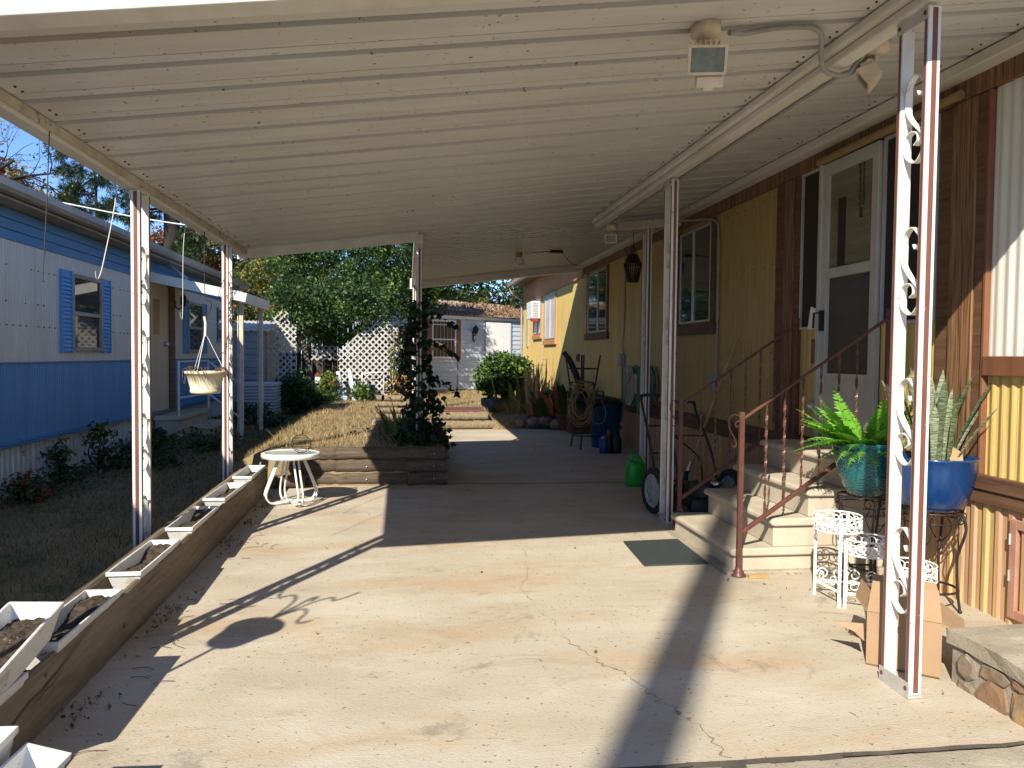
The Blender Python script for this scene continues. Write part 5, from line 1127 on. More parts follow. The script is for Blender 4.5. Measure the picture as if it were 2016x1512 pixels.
def bottle(x, y, prof, mats, label, capm):
    t = thing('bottle', (x, y, gz(y)), label, 'bottle', 'bottles and cans on the slab'); b = MB(); b.lathe([(.001, 0)]+prof[:-2], (x, y, gz(y)+.002), 16); b.build('body', mats, t); b = MB(); b.lathe(prof[-3:]+[(.001, prof[-1][1])], (x, y, gz(y)+.002), 12); b.build('cap', capm, t)
bottle(2.70, 10.42, [(.055, 0), (.058, .01), (.058, .19), (.05, .205), (.03, .21), (.03, .235)], 'navy', 'navy blue can, leftmost of the bottles on the slab', 'grey_plastic')
bottle(2.79, 10.48, [(.06, 0), (.062, .02), (.058, .2), (.035, .25), (.022, .28), (.022, .33)], 'black', 'dark bottle with red cap between the can and the jug', 'red')
bottle(2.89, 10.46, [(.075, 0), (.08, .02), (.078, .19), (.05, .25), (.022, .27), (.022, .31)], 'black', 'big black jug, rightmost of the bottles on the slab', 'black')
# window air conditioner
ac = thing('window_air_conditioner', (3.15, 19.3, 2.4), 'white window air conditioner sticking out of the sunlit yellow wall', 'air conditioner')
b = MB(); b.box((3.03, 18.95, 2.43), (3.25, 19.75, 2.86)); b.build('housing', 'shed_white', ac, bevel=.01)
b = MB()
for k in range(9): b.box((3.05, 18.936, 2.46+k*.042), (3.20, 18.95, 2.482+k*.042))
b.build('grille', 'grey_plastic', ac); b = MB(); b.box((3.05, 18.97, 2.36), (3.2, 19.2, 2.43)); b.build('bracket', 'red', ac)
# brick planters and plants at the back of the slab
bp = thing('brick_planter', (2.75, 14.0, .2), 'dark low brick planter bed along the yellow wall at the slab end', 'planter bed')
def brickwall(b, p, q, h, th=.10, rows=4):
    p = Vector(p); q = Vector(q); d = (q-p); L = d.length; d.normalize(); n = max(1, int(L/.21)); nr = Vector((-d.y, d.x, 0))
    for r_ in range(rows):
        off = (r_ % 2)*.5
        for k in range(n+1):
            a = max(0, (k-off)*L/n); e = min(L, (k+1-off)*L/n)
            if e-a < .03: continue
            j = random.uniform(-.006, .006); z = p.z+r_*h/rows; c0 = p+d*(a+.004)+nr*j; c1 = p+d*(e-.004)+nr*j
            b.hexa([Vector((*c0.xy, z+.003)), Vector((*c1.xy, z+.003)), Vector((*(c1+nr*th).xy, z+.003)), Vector((*(c0+nr*th).xy, z+.003))], [Vector((*c0.xy, z+h/rows-.004)), Vector((*c1.xy, z+h/rows-.004)), Vector((*(c1+nr*th).xy, z+h/rows-.004)), Vector((*(c0+nr*th).xy, z+h/rows-.004))])
b = MB(); brickwall(b, (2.62, 13.25, .19), (3.25, 13.25, .19), .30, rows=4); b.build('front_wall', 'brick', bp)
b = MB(); brickwall(b, (2.62, 14.8, .19), (2.62, 13.25, .19), .30, rows=4); b.build('side_wall', 'brick', bp)
b = MB(); b.box((2.70, 13.33, .1), (3.24, 14.75, .46)); b.build('soil', 'potting_soil', bp)
b2 = thing('brick_stack', (2.95, 12.9, .19), 'small square stack of dark bricks in front of the brick planter', 'brick stack')
b = MB(); brickwall(b, (2.72, 12.75, .192), (3.18, 12.75, .192), .44, .3, rows=6); b.build('bricks', 'brick', b2)
sr = thing('stone_edging', (2.2, 13.9, .3), 'rough dark stones edging the plant bed at the slab end', 'edging stones')
g = random.Random(8)
for k in range(7):
    b = MB(); b.ball((2.05+.09*k+g.uniform(-.02, .02), 13.75-.06*k+g.uniform(-.04, .04), .30+g.uniform(-.03, .05)), .10+g.uniform(-.02, .03), n=9, sz=.8); b.v = [tuple(Vector(v)+Vector((g.gauss(0, .008), g.gauss(0, .008), g.gauss(0, .008)))) for v in b.v]; b.build('stone', 'bark_grey' if k % 2 else 'stone', sr)
def strap_plant(name, x, y, z, n, L, w_, label, cat, mats, seed, spread=.8, lean=(.1, .75)):
    t = thing(name, (x, y, z), label, cat); g = random.Random(seed)
    for mi, mname in enumerate(mats):
        b = MB()
        for k in range(n//len(mats)):
            az = g.uniform(0, 6.28); rb = g.uniform(0, spread*.4); base = Vector((x+rb*math.cos(az), y+rb*math.sin(az), z)); d = Vector((math.cos(az), math.sin(az), 0)); ln = g.uniform(*lean); Lk = L*g.uniform(.6, 1.1); ww = w_*g.uniform(.7, 1.2); m = 8; vs = []
            sd = Vector((-d.y, d.x, 0)); 
            for i in range(m+1):
                tt = i/m; c_ = base+d*Lk*ln*tt**1.5+Vector((0, 0, Lk*(tt-.55*ln*tt**2.6))); hw = ww*.5*math.sin(math.pi*min(.98, .12+.88*tt))**.8
                vs += [c_-sd*hw, c_+sd*hw]
            b.add(vs, [(2*i, 2*i+1, 2*i+3, 2*i+2) for i in range(m)], 0, True)
        b.build('leaves' if mi == 0 else ('dry_leaves' if mi == len(mats)-1 else 'pale_leaves'), mname, t)
    return t
strap_plant('canna_plant', 2.78, 13.6, .44, 30, .72, .15, 'big dark canna leaves in the brick planter in shade', 'plant', ['leaf_dark', 'leaf_red'], 1)
strap_plant('canna_plant', 2.40, 13.9, .34, 30, .62, .10, 'dark strappy plant with reddish leaves left of the brick planter', 'plant', ['leaf_dark', 'dead_brown'], 2)
strap_plant('shrub', 2.95, 12.95, .62, 44, .42, .12, 'dark leafy plant growing over the brick stack', 'plant', ['leaf_dark', 'leaf_dark'], 3, 1.0, (.2, .9))
strap_plant('lily_plant', 2.42, 16.9, .24, 60, 1.05, .07, 'sunlit drying lily stalks with tan leaves beside the round bush', 'plant', ['leaf_light', 'straw', 'leaf_rust'], 4, 1.5, (.05, .55))
strap_plant('lily_plant', 2.80, 17.0, .24, 46, 1.15, .07, 'tall dry stalks against the sunlit yellow wall', 'plant', ['leaf_olive', 'straw', 'straw'], 5, 1.6, (.02, .3))
strap_plant('dry_grass_clump', 2.25, 16.5, .24, 260, .48, .010, 'tan dead grass clump beside the slate pot', 'grass clump', ['straw', 'leaf_rust', 'straw'], 6, .9, (.3, 1.1))
gs = thing('garden_stake', (2.9, 16.6, .25), 'thin metal stake with cage hoop against the sunlit yellow wall', 'stake')
b = MB(); b.tube([(2.90, 16.6, .25), (2.90, 16.6, 2.0)], .008, 5); b.tube([(2.90+.11*math.cos(k*.5236), 16.6+.11*math.sin(k*.5236), 1.42) for k in range(13)], .004, 4); b.tube([(2.90+.10*math.cos(k*.5236), 16.6+.10*math.sin(k*.5236), 1.3) for k in range(13)], .004, 4); b.build('rod', 'alu', gs)
PX, PY, PZ = 1.84, 16.9, .255
pp = thing('round_planter', (PX, PY, PZ), 'wide glossy slate grey round planter tub at the foot of the bush', 'planter')
b = MB(); b.lathe([(.001, 0), (.195, 0), (.225, .02), (.245, .16), (.245, .28), (.232, .305), (.215, .298), (.21, .23), (.001, .22)], (PX, PY, PZ), 36); b.build('tub', 'pot_slate', pp); b = MB(); b.lathe([(.001, .27), (.21, .262)], (PX, PY, PZ), 20); b.build('soil', 'potting_soil', pp)
def bush(name, label, cat, blobs, clumps, per, cr, size, mats, wts, seed, trunk=None, shell=(.55, 1), asp=.5, group=None, loc=None):
    bz = blobs[0]; loc = loc or (bz[0], bz[1], lawn_z(bz[0], bz[1]).item() if not trunk else trunk[0][2])
    t = thing(name, loc, label, cat, group)
    leaf_mesh('crown', crown_pts(blobs, clumps, per, cr, seed, shell), size, mats, wts, t, seed=seed, asp=asp, per=per, jit=.7)
    b = MB()
    if trunk: b.tube(trunk, [trunk[0][3] if len(trunk[0]) > 3 else .06, .02], 8) if False else None
    g = np.random.default_rng(seed)
    base = Vector(loc); top = Vector(bz[:3])
    r0 = max(.015, .05*bz[3])
    for k in range(5):
        e = top+Vector((float(g.normal())*bz[3]*.4, float(g.normal())*bz[4]*.4, float(g.random())*bz[5]*.5)); b.tube([base+Vector((float(g.normal())*.04*bz[3], float(g.normal())*.04*bz[3], -.05)), base*.5+e*.5+Vector((float(g.normal())*.05, float(g.normal())*.05, 0)), e], [r0, r0*.6, r0*.25], 6, smooth=4, cap=False)
    b.build('stems' if bz[5] < 1.2 else 'trunk', 'bark', t); return t
bush('round_bush', 'dense rounded green bush in front of the pale shed', 'bush', [(2.12, 17.2, 1.05, .56, .46, .46), (1.82, 17.1, .95, .32, .34, .38), (2.45, 17.3, 1.12, .36, .34, .36), (2.05, 17.1, 1.32, .38, .34, .24)], 460, 26, .10, .075, ['leaf_dark', 'leaf_mid', 'leaf_light'], [.28, .45, .27], 21)
# ================================================================ IVY POST
iv = thing('ivy_vine', (.13, 8.95, .42), 'dark ivy climbing the mid carport post in the shade', 'vine')
g = np.random.default_rng(3); P = []
for k in range(1150):
    z = .42+1.68*g.random()**1.3; q = (z-.42)/1.68; rr = (.20*(1-q)**1.3+.055)*math.sqrt(g.random())*1.15+.03; a = g.random()*6.283
    if g.random() < .22*abs(math.sin(z*9)): rr += .07
    P.append((.13+.05*math.sin(z*3.1)+rr*math.cos(a), 8.98+rr*math.sin(a), z))
for k in range(420):
    a = g.random()*6.283; rr = .27*math.sqrt(g.random()); P.append((.12+rr*math.cos(a), 8.75+rr*.8*math.sin(a), .44+.20*g.random()*(1-rr)))
for sgn, zz_, n_ in ((1, 1.62, 22), (1, 1.22, 18), (1, 1.95, 14), (-1, 1.15, 9)):
    for k in range(n_): q = k/n_; P.append((.15+sgn*(.1+.34*q)+float(g.normal())*.018, 8.9+float(g.normal())*.02, zz_-.10*q*q*2+float(g.normal())*.02))
def ivy_mesh(P, size, parent):
    g = np.random.default_rng(5); b = MB(); SH = [(0, -.5), (.32, -.36), (.5, .02), (.22, .10), (0, .55), (-.22, .10), (-.5, .02), (-.32, -.36)]
    for p in P:
        d = Vector(g.normal(size=3)); d.z -= .8; d.normalize(); nn = Vector(g.normal(size=3)); sd = d.cross(nn).normalized(); s_ = size*(.55+.8*float(g.random()))
        b.add([Vector(p)+d*v*s_+sd*u*s_ for u, v in SH], [tuple(range(8))])
    return b.build('leaves', 'ivy_leaf', parent)
ivy_mesh(P, .075, iv)
b = MB(); g = np.random.default_rng(4)
for k in range(7):
    a = k*.9; b.tube([(.13+.1*math.cos(a), 8.95+.1*math.sin(a), .35), (.13+.05*math.cos(a+1), 8.98+.05*math.sin(a+1), 1.0), (.13+.05*math.cos(a+3), 8.98+.05*math.sin(a+3), 1.6), (.14, 8.98, 2.1)], .007, 5, smooth=5)
for (sg, zz_) in ((1, 1.62), (1, 1.22)): b.tube([(.15, 8.92, zz_), (.30, 8.9, zz_-.02), (.60, 8.9, zz_-.17)], .004, 4, smooth=4)
b.tube([(-.3, 8.75, .45), (-.31, 8.74, .65), (-.29, 8.75, .83)], .004, 4); b.build('stems', 'bark', iv)
strap_plant('spider_lily', -.10, 9.6, .49, 60, .50, .022, 'yellow green strappy clump left of the ivy post', 'plant', ['leaf_light', 'leaf_light', 'leaf_mid'], 14, .7, (.2, .9))
strap_plant('fern_clump', .02, 8.62, .44, 60, .27, .03, 'dark arching leaves on the log wall under the ivy', 'plant', ['leaf_dark', 'ivy_leaf'], 15, .9, (.3, 1.2))
dv = thing('dead_vine', (-1.73, 7.78, 1.2), 'thin dry vine twigs tangled round the second left carport post', 'vine')
b = MB(); g2 = random.Random(31)
for k in range(16):
    z = g2.uniform(1.25, 2.35); a = g2.uniform(0, 6.28); pts = []
    for q in range(6):
        a += g2.uniform(.3, 1.1); rr = g2.uniform(.05, .13) if q < 5 else g2.uniform(.12, .22); pts.append((-1.73+rr*math.cos(a)*.7, 7.78+rr*math.sin(a), z)); z += g2.uniform(-.06, .14)
    b.tube(pts, .0028, 4, smooth=4)
b.tube([(-1.77, 7.66, .2), (-1.76, 7.70, .8), (-1.69, 7.68, 1.3), (-1.77, 7.72, 1.9), (-1.70, 7.70, 2.4)], .005, 5, smooth=6); b.build('stems', 'bark_grey', dv)
# ================================================================ BACK YARD: SHED
SA = R(30); sh = thing('storage_shed', (-.1, 21.2, .5), 'pale blue grey shed with brown shutters and leaf covered tin roof', 'shed')
MS = Matrix.Translation((-.1, 21.25, .48)) @ Matrix.Rotation(SA, 4, 'Z')
def shb(name, mats, fill, parent=None, bevel=0.0):
    b = MB(); fill(b); b.xform(MS); return b.build(name, mats, parent or sh, bevel=bevel)
SW_, SH_, SD_ = 5.2, 2.18, 3.0
def clap(b, ax_, L, h, off, flip=1):
    pr = []; z = 0; st_ = .135
    while z < h: pr += [(-.004, z), (-.020, z+.004), (-.003, min(z+st_, h)-.002)]; z += st_
    n = len(pr); vs = []
    for e in (0, L):
        for d, z in pr: vs.append((e, d, z) if ax_ == 'x' else (d, L-e, z))
    b.add(vs, [(i, n+i, n+i+1, i+1) for i in range(n-1)])
shb('front_wall', 'shed_siding', lambda b: clap(b, 'x', SW_, SH_, 0)); shb('side_wall', 'shed_siding', lambda b: clap(b, 'y', SD_, SH_+.2, 0))
shb('wall_core', 'metal_shed', lambda b: b.box((.003, .003, -.1), (SW_, SD_, SH_-.02)))
shb('corner_trim', 'shed_white', lambda b: b.box((-.03, -.03, 0), (.06, -.021, SH_)), bevel=.003)
shb('base_strip', 'belt_board', lambda b: b.box((0, -.03, -.05), (SW_, -.021, .04)))
def roof_f(b):
    n = 150; vs = []
    for j, (yy, zz_) in enumerate(((-.16, SH_-.03), (SD_+.2, SH_+.65))):
        for i in range(n+1): vs.append((-.15+(SW_+.3)*i/n, yy, zz_+.014*math.sin(i*2.1)))
    b.add(vs, [(i, i+1, n+2+i, n+1+i) for i in range(n)])
shb('roof', 'tin_roof', roof_f); shb('fascia', 'shed_white', lambda b: b.box((-.05, -.06, SH_-.13), (SW_, -.03, SH_-.045)))
win = shb('window', 'shed_white', lambda b: [b.box((.86, -.05, .92), (.90, -.015, 2.0)), b.box((1.62, -.05, .92), (1.66, -.015, 2.0)), b.box((.90, -.05, 1.96), (1.62, -.015, 2.0)), b.box((.90, -.05, .92), (1.62, -.015, .97)), b.box((.90, -.048, 1.44), (1.62, -.015, 1.475)), b.box((.90, -.047, 1.86), (1.62, -.016, 1.88))])
shb('pane', 'screen_grey', lambda b: b.box((.90, -.03, .97), (1.62, -.022, 1.96)), win)
shb('bars', 'old_white', lambda b: [b.box((.90+k*.12-.005, -.042, .97), (.90+k*.12+.005, -.034, 1.96)) for k in range(1, 6)], win)
shb('shutter', 'shutter_brown', lambda b: b.box((.70, -.045, .90), (.845, -.018, 2.02)), win); shb('shutter', 'shutter_brown', lambda b: b.box((1.675, -.045, .90), (1.82, -.018, 2.02)), win)
for xx in (.80, 1.72): shb('rust_stain', 'pinkish_trim', lambda b: b.box((xx, -.0215, .05), (xx+.035, -.0208, .90)))
dr = shb('door', 'shed_white', lambda b: b.box((2.72, -.05, .02), (3.62, -.018, 1.99)), bevel=.004)
shb('door_frame', 'metal_shed', lambda b: [b.box((2.67, -.04, 0), (2.72, -.018, 2.02)), b.box((3.62, -.04, 0), (3.67, -.018, 2.02)), b.box((2.67, -.04, 1.995), (3.67, -.018, 2.04))], dr)
shb('door_number', 'rust', lambda b: [b.box((1.99, -.024, 2.02), (2.0, -.020, 2.12)), b.box((2.04, -.024, 2.02), (2.05, -.020, 2.12))])
def lamp_f(b): b.lathe([(.001, 0), (.05, .02), (.085, .14), (.10, .15), (.06, .22), (.015, .26), (.001, .28)], (2.26, -.16, 1.62), 8); b.bar((2.26, -.02, 1.58), (2.26, -.16, 1.60), .03, .03); b.box((2.235, -.03, 1.44), (2.285, -.015, 1.72)); b.tube([(2.26, -.03, 1.45), (2.26, -.10, 1.40), (2.26, -.15, 1.5)], .012, 5)
shb('wall_lamp', 'black', lamp_f)
def po_f(b): b.hexa([(-1.2, -.6, 1.50), (.55, -.9, 1.20), (.55, .1, 1.62), (-1.2, 1.6, 1.86)], [(-1.2, -.6, 1.54), (.55, -.9, 1.24), (.55, .1, 1.66), (-1.2, 1.6, 1.90)])
leaf_mesh('roof_leaves', np.array([tuple(MS @ Vector((x, y, SH_-.0+(y+.16)*.216))) for x, y in zip(RNG.random(2600)*(SW_+.2)-.1, -.16+RNG.random(2600)**1.2*2.4)]), .09, ['leaf_rust', 'dead_brown', 'straw'], [.55, .3, .15], sh, seed=3, up=2.0)['kind'] = 'stuff'
po = thing('porch_roof', (-.3, 20.2, .5), 'little brown shingled porch roof on white posts left of the shed', 'porch')
b = MB(); b.hexa([(-.62, 19.9, 1.83), (.18, 19.1, 1.60), (.95, 20.4, 1.72), (-.1, 21.4, 2.22)], [(-.62, 19.9, 1.88), (.18, 19.1, 1.65), (.95, 20.4, 1.77), (-.1, 21.4, 2.27)]); b.build('roof', 'shingle', po)
b = MB(); b.bar((-.64, 19.88, 1.83), (.18, 19.07, 1.60), .03, .09); b.build('fascia', 'pot_cream', po); b = MB(); b.bar((.2, 19.08, 1.60), (.97, 20.38, 1.72), .03, .09); b.build('fascia', 'belt_board', po)
b = MB(); b.box((.08, 19.2, .45), (.19, 19.3, 1.62)); b.build('post', 'shed_white', po)
b = MB(); b.box((-.55, 20.0, .45), (-.47, 20.08, 1.84)); b.build('post', 'shed_white', po)
# ================================================================ LATTICE, FENCE, SMALL YARD THINGS
def lattice(name_label, p, q, zb0, ztop, cut=None):
    t = thing('lattice_panel', tuple(Vector((*p, zb0))*.5+Vector((*q, zb0))*.5), name_label, 'lattice', 'white diagonal lattice panels in the yard')
    p = Vector((*p, 0)); q = Vector((*q, 0)); d = (q-p); L = d.length; d.normalize(); nr = Vector((-d.y, d.x, 0)); sp = .098; hw = .0175
    top = (lambda u: ztop) if cut is None else cut
    for sgn in (1, -1):
        b = MB(); k = -40
        while k*sp < L+4:
            pts = []
            for i in range(101):
                u = k*sp*1.414-0+ (i/100*3.2) if sgn > 0 else k*sp*1.414-(i/100*3.2)
                z = zb0+i/100*3.2
                if 0 <= u <= L and z <= top(u): pts.append((u, z))
            if len(pts) > 2:
                (u0, z0), (u1, z1) = pts[0], pts[-1]; o = nr*(.004*sgn)
                b.bar(p+d*u0+Vector((0, 0, z0))+o, p+d*u1+Vector((0, 0, z1))+o, .006, hw*2, up=d.cross(Vector((0, 0, 1)))) if False else b.bar(p+d*u0+Vector((0, 0, z0))+o, p+d*u1+Vector((0, 0, z1))+o, hw*2, .006, up=nr)
            k += 1
        b.build('slats', 'lattice', t)
    return t
lattice('wide white lattice panel with arched top right of the dark gap', (-1.52, 17.35), (-.22, 17.25), .52, 2.2, lambda u: 1.62+.62*min(1, max(0, u/.85))-(.12 if u > 1.1 else 0))
lattice('narrow white lattice panel with slanted top left of the dark gap', (-2.95, 17.3), (-2.40, 17.3), .5, 2.3, lambda u: 2.42-.75*max(0, (u-.0)/.55)+(.45 if u > .28 else 0))
lattice('short white lattice strip deep in the dark gap', (-2.25, 18.6), (-1.62, 18.6), 1.35, 1.72)
bf = thing('backdrop_fence', (-1.6, 19.6, .5), 'dark board fence added as backdrop for the shaded gap behind the lattice panels', 'fence')  # added backdrop, makes the gap between the lattices read as dark
b = MB()
for k in range(30): x = -3.6+k*.125; b.box((x, 19.6, .4), (x+.115, 19.625, 2.2+.05*random.random()))
b.build('boards', 'gap_shade', bf); b = MB(); b.box((-3.6, 19.63, .9), (.15, 19.67, 1.0)); b.build('rail', 'gap_shade', bf)
b = MB(); b.bar((-2.35, 18.0, 1.75), (-2.02, 17.5, .48), .11, .03, up=(0, 1, 0)); tag(b.build('leaning_board', 'bark_grey', loc=(-2.1, 17.6, .5)), 'grey board leaning in the dark gap between the lattices', 'board')
b = MB(); b.bar((-1.50, 17.05, 1.12), (-1.36, 16.85, .48), .085, .05, up=(0, 1, 0)); b.box((-1.44, 16.82, .48), (-1.28, 16.93, .60)); tag(b.build('pale_post', 'paleblue', loc=(-1.4, 16.9, .5), bevel=.012), 'pale blue post leaning left, first of two before the lattice', 'post')
b = MB(); b.bar((-1.26, 17.05, 1.16), (-1.12, 16.85, .48), .085, .05, up=(0, 1, 0)); b.box((-1.18, 16.82, .48), (-1.04, 16.93, .60)); tag(b.build('pale_post', 'paleblue', loc=(-1.2, 16.9, .5), bevel=.012), 'pale blue post with foot beside the yellow leaved plant', 'post')
bh = thing('bird_house', (-1.92, 17.0, .5), 'small white bird house with red roof before the dark gap', 'bird house')
b = MB(); b.box((-1.97, 16.97, .86), (-1.86, 17.08, 1.02)); b.box((-1.93, 17.01, .45), (-1.90, 17.04, .86)); b.build('house', 'shed_white', bh); b = MB(); b.poly([(-1.99, 16.95, 1.02), (-1.84, 16.95, 1.02), (-1.915, 16.95, 1.11)], (0, .15, 0)); b.build('roof', 'leaf_red', bh)
fs_ = thing('tube_stand', (-.75, 16.9, .5), 'thin grey tube frame standing before the lattice', 'frame')
b = MB()
for q in ([(-.98, 16.8, .45), (-.98, 16.8, 1.08), (-.52, 16.8, 1.12), (-.52, 16.8, .45)], [(-.98, 17.1, .45), (-.98, 17.1, 1.08), (-.52, 17.1, 1.12), (-.52, 17.1, .45)]): b.tube(q, .013, 6)
for x in (-.98, -.52): b.tube([(x, 16.8, 1.09), (x, 17.1, 1.09)], .012, 6)
b.build('tubes', 'alu', fs_)
bk = thing('bucket', (-.80, 17.0, .5), 'grey blue bucket inside the tube frame', 'bucket'); b = MB(); b.lathe([(.001, 0), (.10, 0), (.13, .34), (.14, .345), (.125, .35), (.1, .05)], (-.82, 16.95, .49), 20); b.build('pail', 'can_blue', bk); b = MB(); b.tube([(-.95, 16.95, .83), (-.9, 16.95, .93), (-.74, 16.95, .93), (-.69, 16.95, .83)], .005, 5, smooth=4); b.build('handle', 'alu', bk)
cd = thing('outdoor_condenser', (-2.7, 14.9, .2), 'square grey slatted air conditioning condenser behind the porch posts', 'air conditioner')
b = MB(); b.box((-3.0, 14.6, .22), (-2.42, 15.2, .90)); b.build('core', 'metal_shed', cd)
b = MB()
for k in range(11): b.box((-3.02, 14.58, .26+k*.058), (-2.40, 15.22, .285+k*.058))
b.build('louvers', 'shed_siding', cd); b = MB(); b.box((-3.03, 14.57, .90), (-2.39, 15.23, .95)); b.box((-2.72, 14.565, .2), (-2.60, 14.58, .9)); b.build('cabinet', 'shed_siding', cd, bevel=.006)
ms = thing('metal_shed', (-3.4, 17.5, .3), 'grey metal shed with corrugated roof beyond the porch awning', 'shed')
b = MB(); clap(b, 'x', .86, 1.72, 0); b.v = [(x-3.85, y+17.0, z+.25) for x, y, z in b.v]; b.build('front_wall', 'metal_shed', ms)
b = MB(); clap(b, 'x', 1.6, 1.72, 0); b.v = [(-2.99-y, 17.0+x, z+.25) for x, y, z in b.v]; b.f = [f[::-1] for f in b.f]; b.build('side_wall', 'cream_door', ms)
b = MB(); b.box((-3.85, 17.01, .2), (-3.01, 18.6, 1.95)); b.build('core', 'metal_shed', ms)
b = MB(); n = 40; vs = [(-3.9+.98*i/n, yy, zz_+.012*math.sin(i*1.57)) for yy, zz_ in ((16.9, 1.97), (18.7, 2.25)) for i in range(n+1)]; b.add(vs, [(i, i+1, n+2+i, n+1+i) for i in range(n)]); b.build('roof', 'roof_white', ms)
# utility pole behind the camera and the service line
up_ = thing('utility_pole', (-4.37, -7.05, -.1), 'tall wooden utility pole out by the street', 'pole'); b = MB(); b.tube([(-4.37, -7.05, -.3), (-4.37, -7.05, 12.5)], [.16, .12], 14); b.build('shaft', 'bark_grey', up_); b = MB(); b.bar((-5.4, -7.03, 12.0), (-3.3, -7.03, 12.0), .10, .12); b.build('crossarm', 'bark_grey', up_)
b = MB(); b.tube([(-8.5, 19, 5.0), (-6, 19.5, 4.63), (-3.5, 20, 4.45), (-1, 20.5, 4.4)], .016, 5, smooth=5); tag(b.build('service_line', 'shed_white', loc=(-6, 19, 5)), 'pale overhead service line crossing behind the blue home roof', 'cable')
# ================================================================ TREES
def bigtree(name, label, blobs, clumps, per, cr, size, mats, wts, seed, trunk, tr=.2, asp=.5, shell=(.5, 1.0), bark='bark', limbs=6):
    t = thing(name, trunk, label, 'tree', None)
    leaf_mesh('crown', crown_pts(blobs, clumps, per, cr, seed, shell), size, mats, wts, t, seed=seed, asp=asp, per=per, jit=.7)
    g = np.random.default_rng(seed); b = MB(); base = Vector(trunk); top = Vector(blobs[0][:3])
    b.tube([base-Vector((0, 0, .2)), base*.6+top*.4+Vector((.1, 0, 0)), top], [tr, tr*.7, tr*.3], 10, smooth=5, cap=False)
    for k in range(limbs):
        bl = blobs[k % len(blobs)]; e = Vector(bl[:3])+Vector(g.normal(size=3))*.35*min(bl[3:6]); s_ = base*(1-.35-.1*(k % 4))+top*(.35+.1*(k % 4)); b.tube([s_, s_*.5+e*.5+Vector((0, 0, .15)), e], [tr*.45, tr*.3, tr*.1], 6, smooth=4, cap=False)
    b.build('trunk', bark, t); return t
bigtree('evergreen_tree', 'dense dark green evergreen overhanging the white lattice panels', [(-1.7, 19.4, 3.6, 1.75, 1.3, 1.3), (-2.5, 18.9, 2.75, .85, .8, .75), (-.9, 18.9, 2.85, .95, .8, .75), (-1.6, 18.7, 2.25, 1.1, .7, .55), (-.5, 19.6, 4.3, 1.2, 1.0, 1.3), (-2.3, 19.8, 4.6, 1.2, 1, 1.2), (-1.55, 17.15, 2.55, .85, .45, .42), (-.75, 17.2, 2.75, .6, .4, .45), (-2.45, 17.2, 2.75, .5, .4, .45)], 950, 64, .20, .068, ['leaf_dark', 'leaf_mid', 'leaf_light'], [.56, .34, .10], 31, (-2.1, 19.0, .45), .13)
bigtree('vine_covered_tree', 'light green vine covered tree right of the dense evergreen', [(.45, 21.2, 4.0, .9, .9, 1.4), (.1, 21.0, 3.2, .6, .6, .7)], 260, 40, .18, .11, ['leaf_mid', 'leaf_light', 'leaf_dark'], [.45, .30, .25], 32, (.5, 23.9, .5), .12)
bigtree('evergreen_tree', 'dark evergreen hedge tree behind the right part of the shed', [(3.2, 27.5, 3.6, 2.4, 1.4, 2.2), (5.6, 28, 4.0, 2.0, 1.4, 2.2), (1.6, 26.8, 3.8, 1.3, 1.2, 1.8), (4.4, 27.0, 2.4, 2.2, 1.0, 1.2)], 700, 46, .30, .13, ['leaf_dark', 'leaf_mid', 'leaf_olive'], [.66, .24, .10], 33, (3.2, 27.9, .5), .2)
bigtree('autumn_tree', 'yellow olive autumn tree behind the grey metal shed', [(-6.0, 27, 4.3, 2.2, 1.6, 1.7), (-4.4, 26.5, 3.6, 1.6, 1.4, 1.9), (-7.8, 27.5, 4.0, 1.4, 1.2, 1.4)], 560, 36, .32, .13, ['leaf_olive', 'leaf_yellow', 'leaf_mid', 'leaf_red', 'leaf_dark'], [.36, .22, .2, .06, .16], 34, (-5.6, 27, .5), .18, bark='bark_grey')
bigtree('autumn_tree', 'mixed green and yellow tree between the porch awning and the evergreen', [(-3.6, 23.5, 3.6, 1.3, 1.1, 1.6), (-4.4, 23, 2.6, 1.0, 1, 1.2)], 300, 34, .24, .11, ['leaf_olive', 'leaf_mid', 'leaf_yellow', 'leaf_dark'], [.34, .28, .16, .22], 35, (-3.8, 23.4, .5), .12, bark='bark_grey')
bigtree('red_autumn_tree', 'reddish autumn tree peeking above the blue home roof at the left edge', [(-14.6, 29, 6.9, 1.7, 1.5, 1.5), (-13.0, 29, 6.1, 1.3, 1.2, .8), (-15.5, 29, 8.2, 1.2, 1.2, 1.0)], 330, 32, .36, .17, ['leaf_rust', 'leaf_olive', 'leaf_red', 'leaf_yellow'], [.36, .28, .22, .14], 36, (-14.6, 29, .5), .2, bark='bark_grey')
bigtree('red_autumn_tree', 'small pinkish red tree just beyond the pine trunk', [(-9.2, 31, 5.4, 1.3, 1.1, .9), (-7.8, 31, 5.3, 1.2, 1.1, .8)], 190, 28, .32, .14, ['leaf_red', 'leaf_rust', 'leaf_olive'], [.4, .3, .3], 37, (-8.8, 31, .5), .14, bark='bark_grey')
g = np.random.default_rng(41)
tp = thing('far_woods', (0, 36, .5), 'far mixed woods closing the view behind the yard', 'woods'); tp['kind'] = 'stuff'
blobs = [(-30+i*3.3+float(g.normal())*.8, 40+float(g.normal())*2.5, 4.0+1.6*float(g.random()), 2.6, 2.0, 4.2+1.6*float(g.random())) for i in range(21)]
bl = [b_ for b_ in blobs if b_[0] > -9]; bl2 = [b_ for b_ in blobs if b_[0] <= -9]
leaf_mesh('foliage', crown_pts([(x, y, 2.3, a, c_, 1.9) for x, y, z, a, c_, d in bl2]+bl, 1700, 30, .5, 41), .26, ['leaf_dark', 'leaf_mid', 'leaf_olive'], [.5, .28, .22], tp, seed=41)
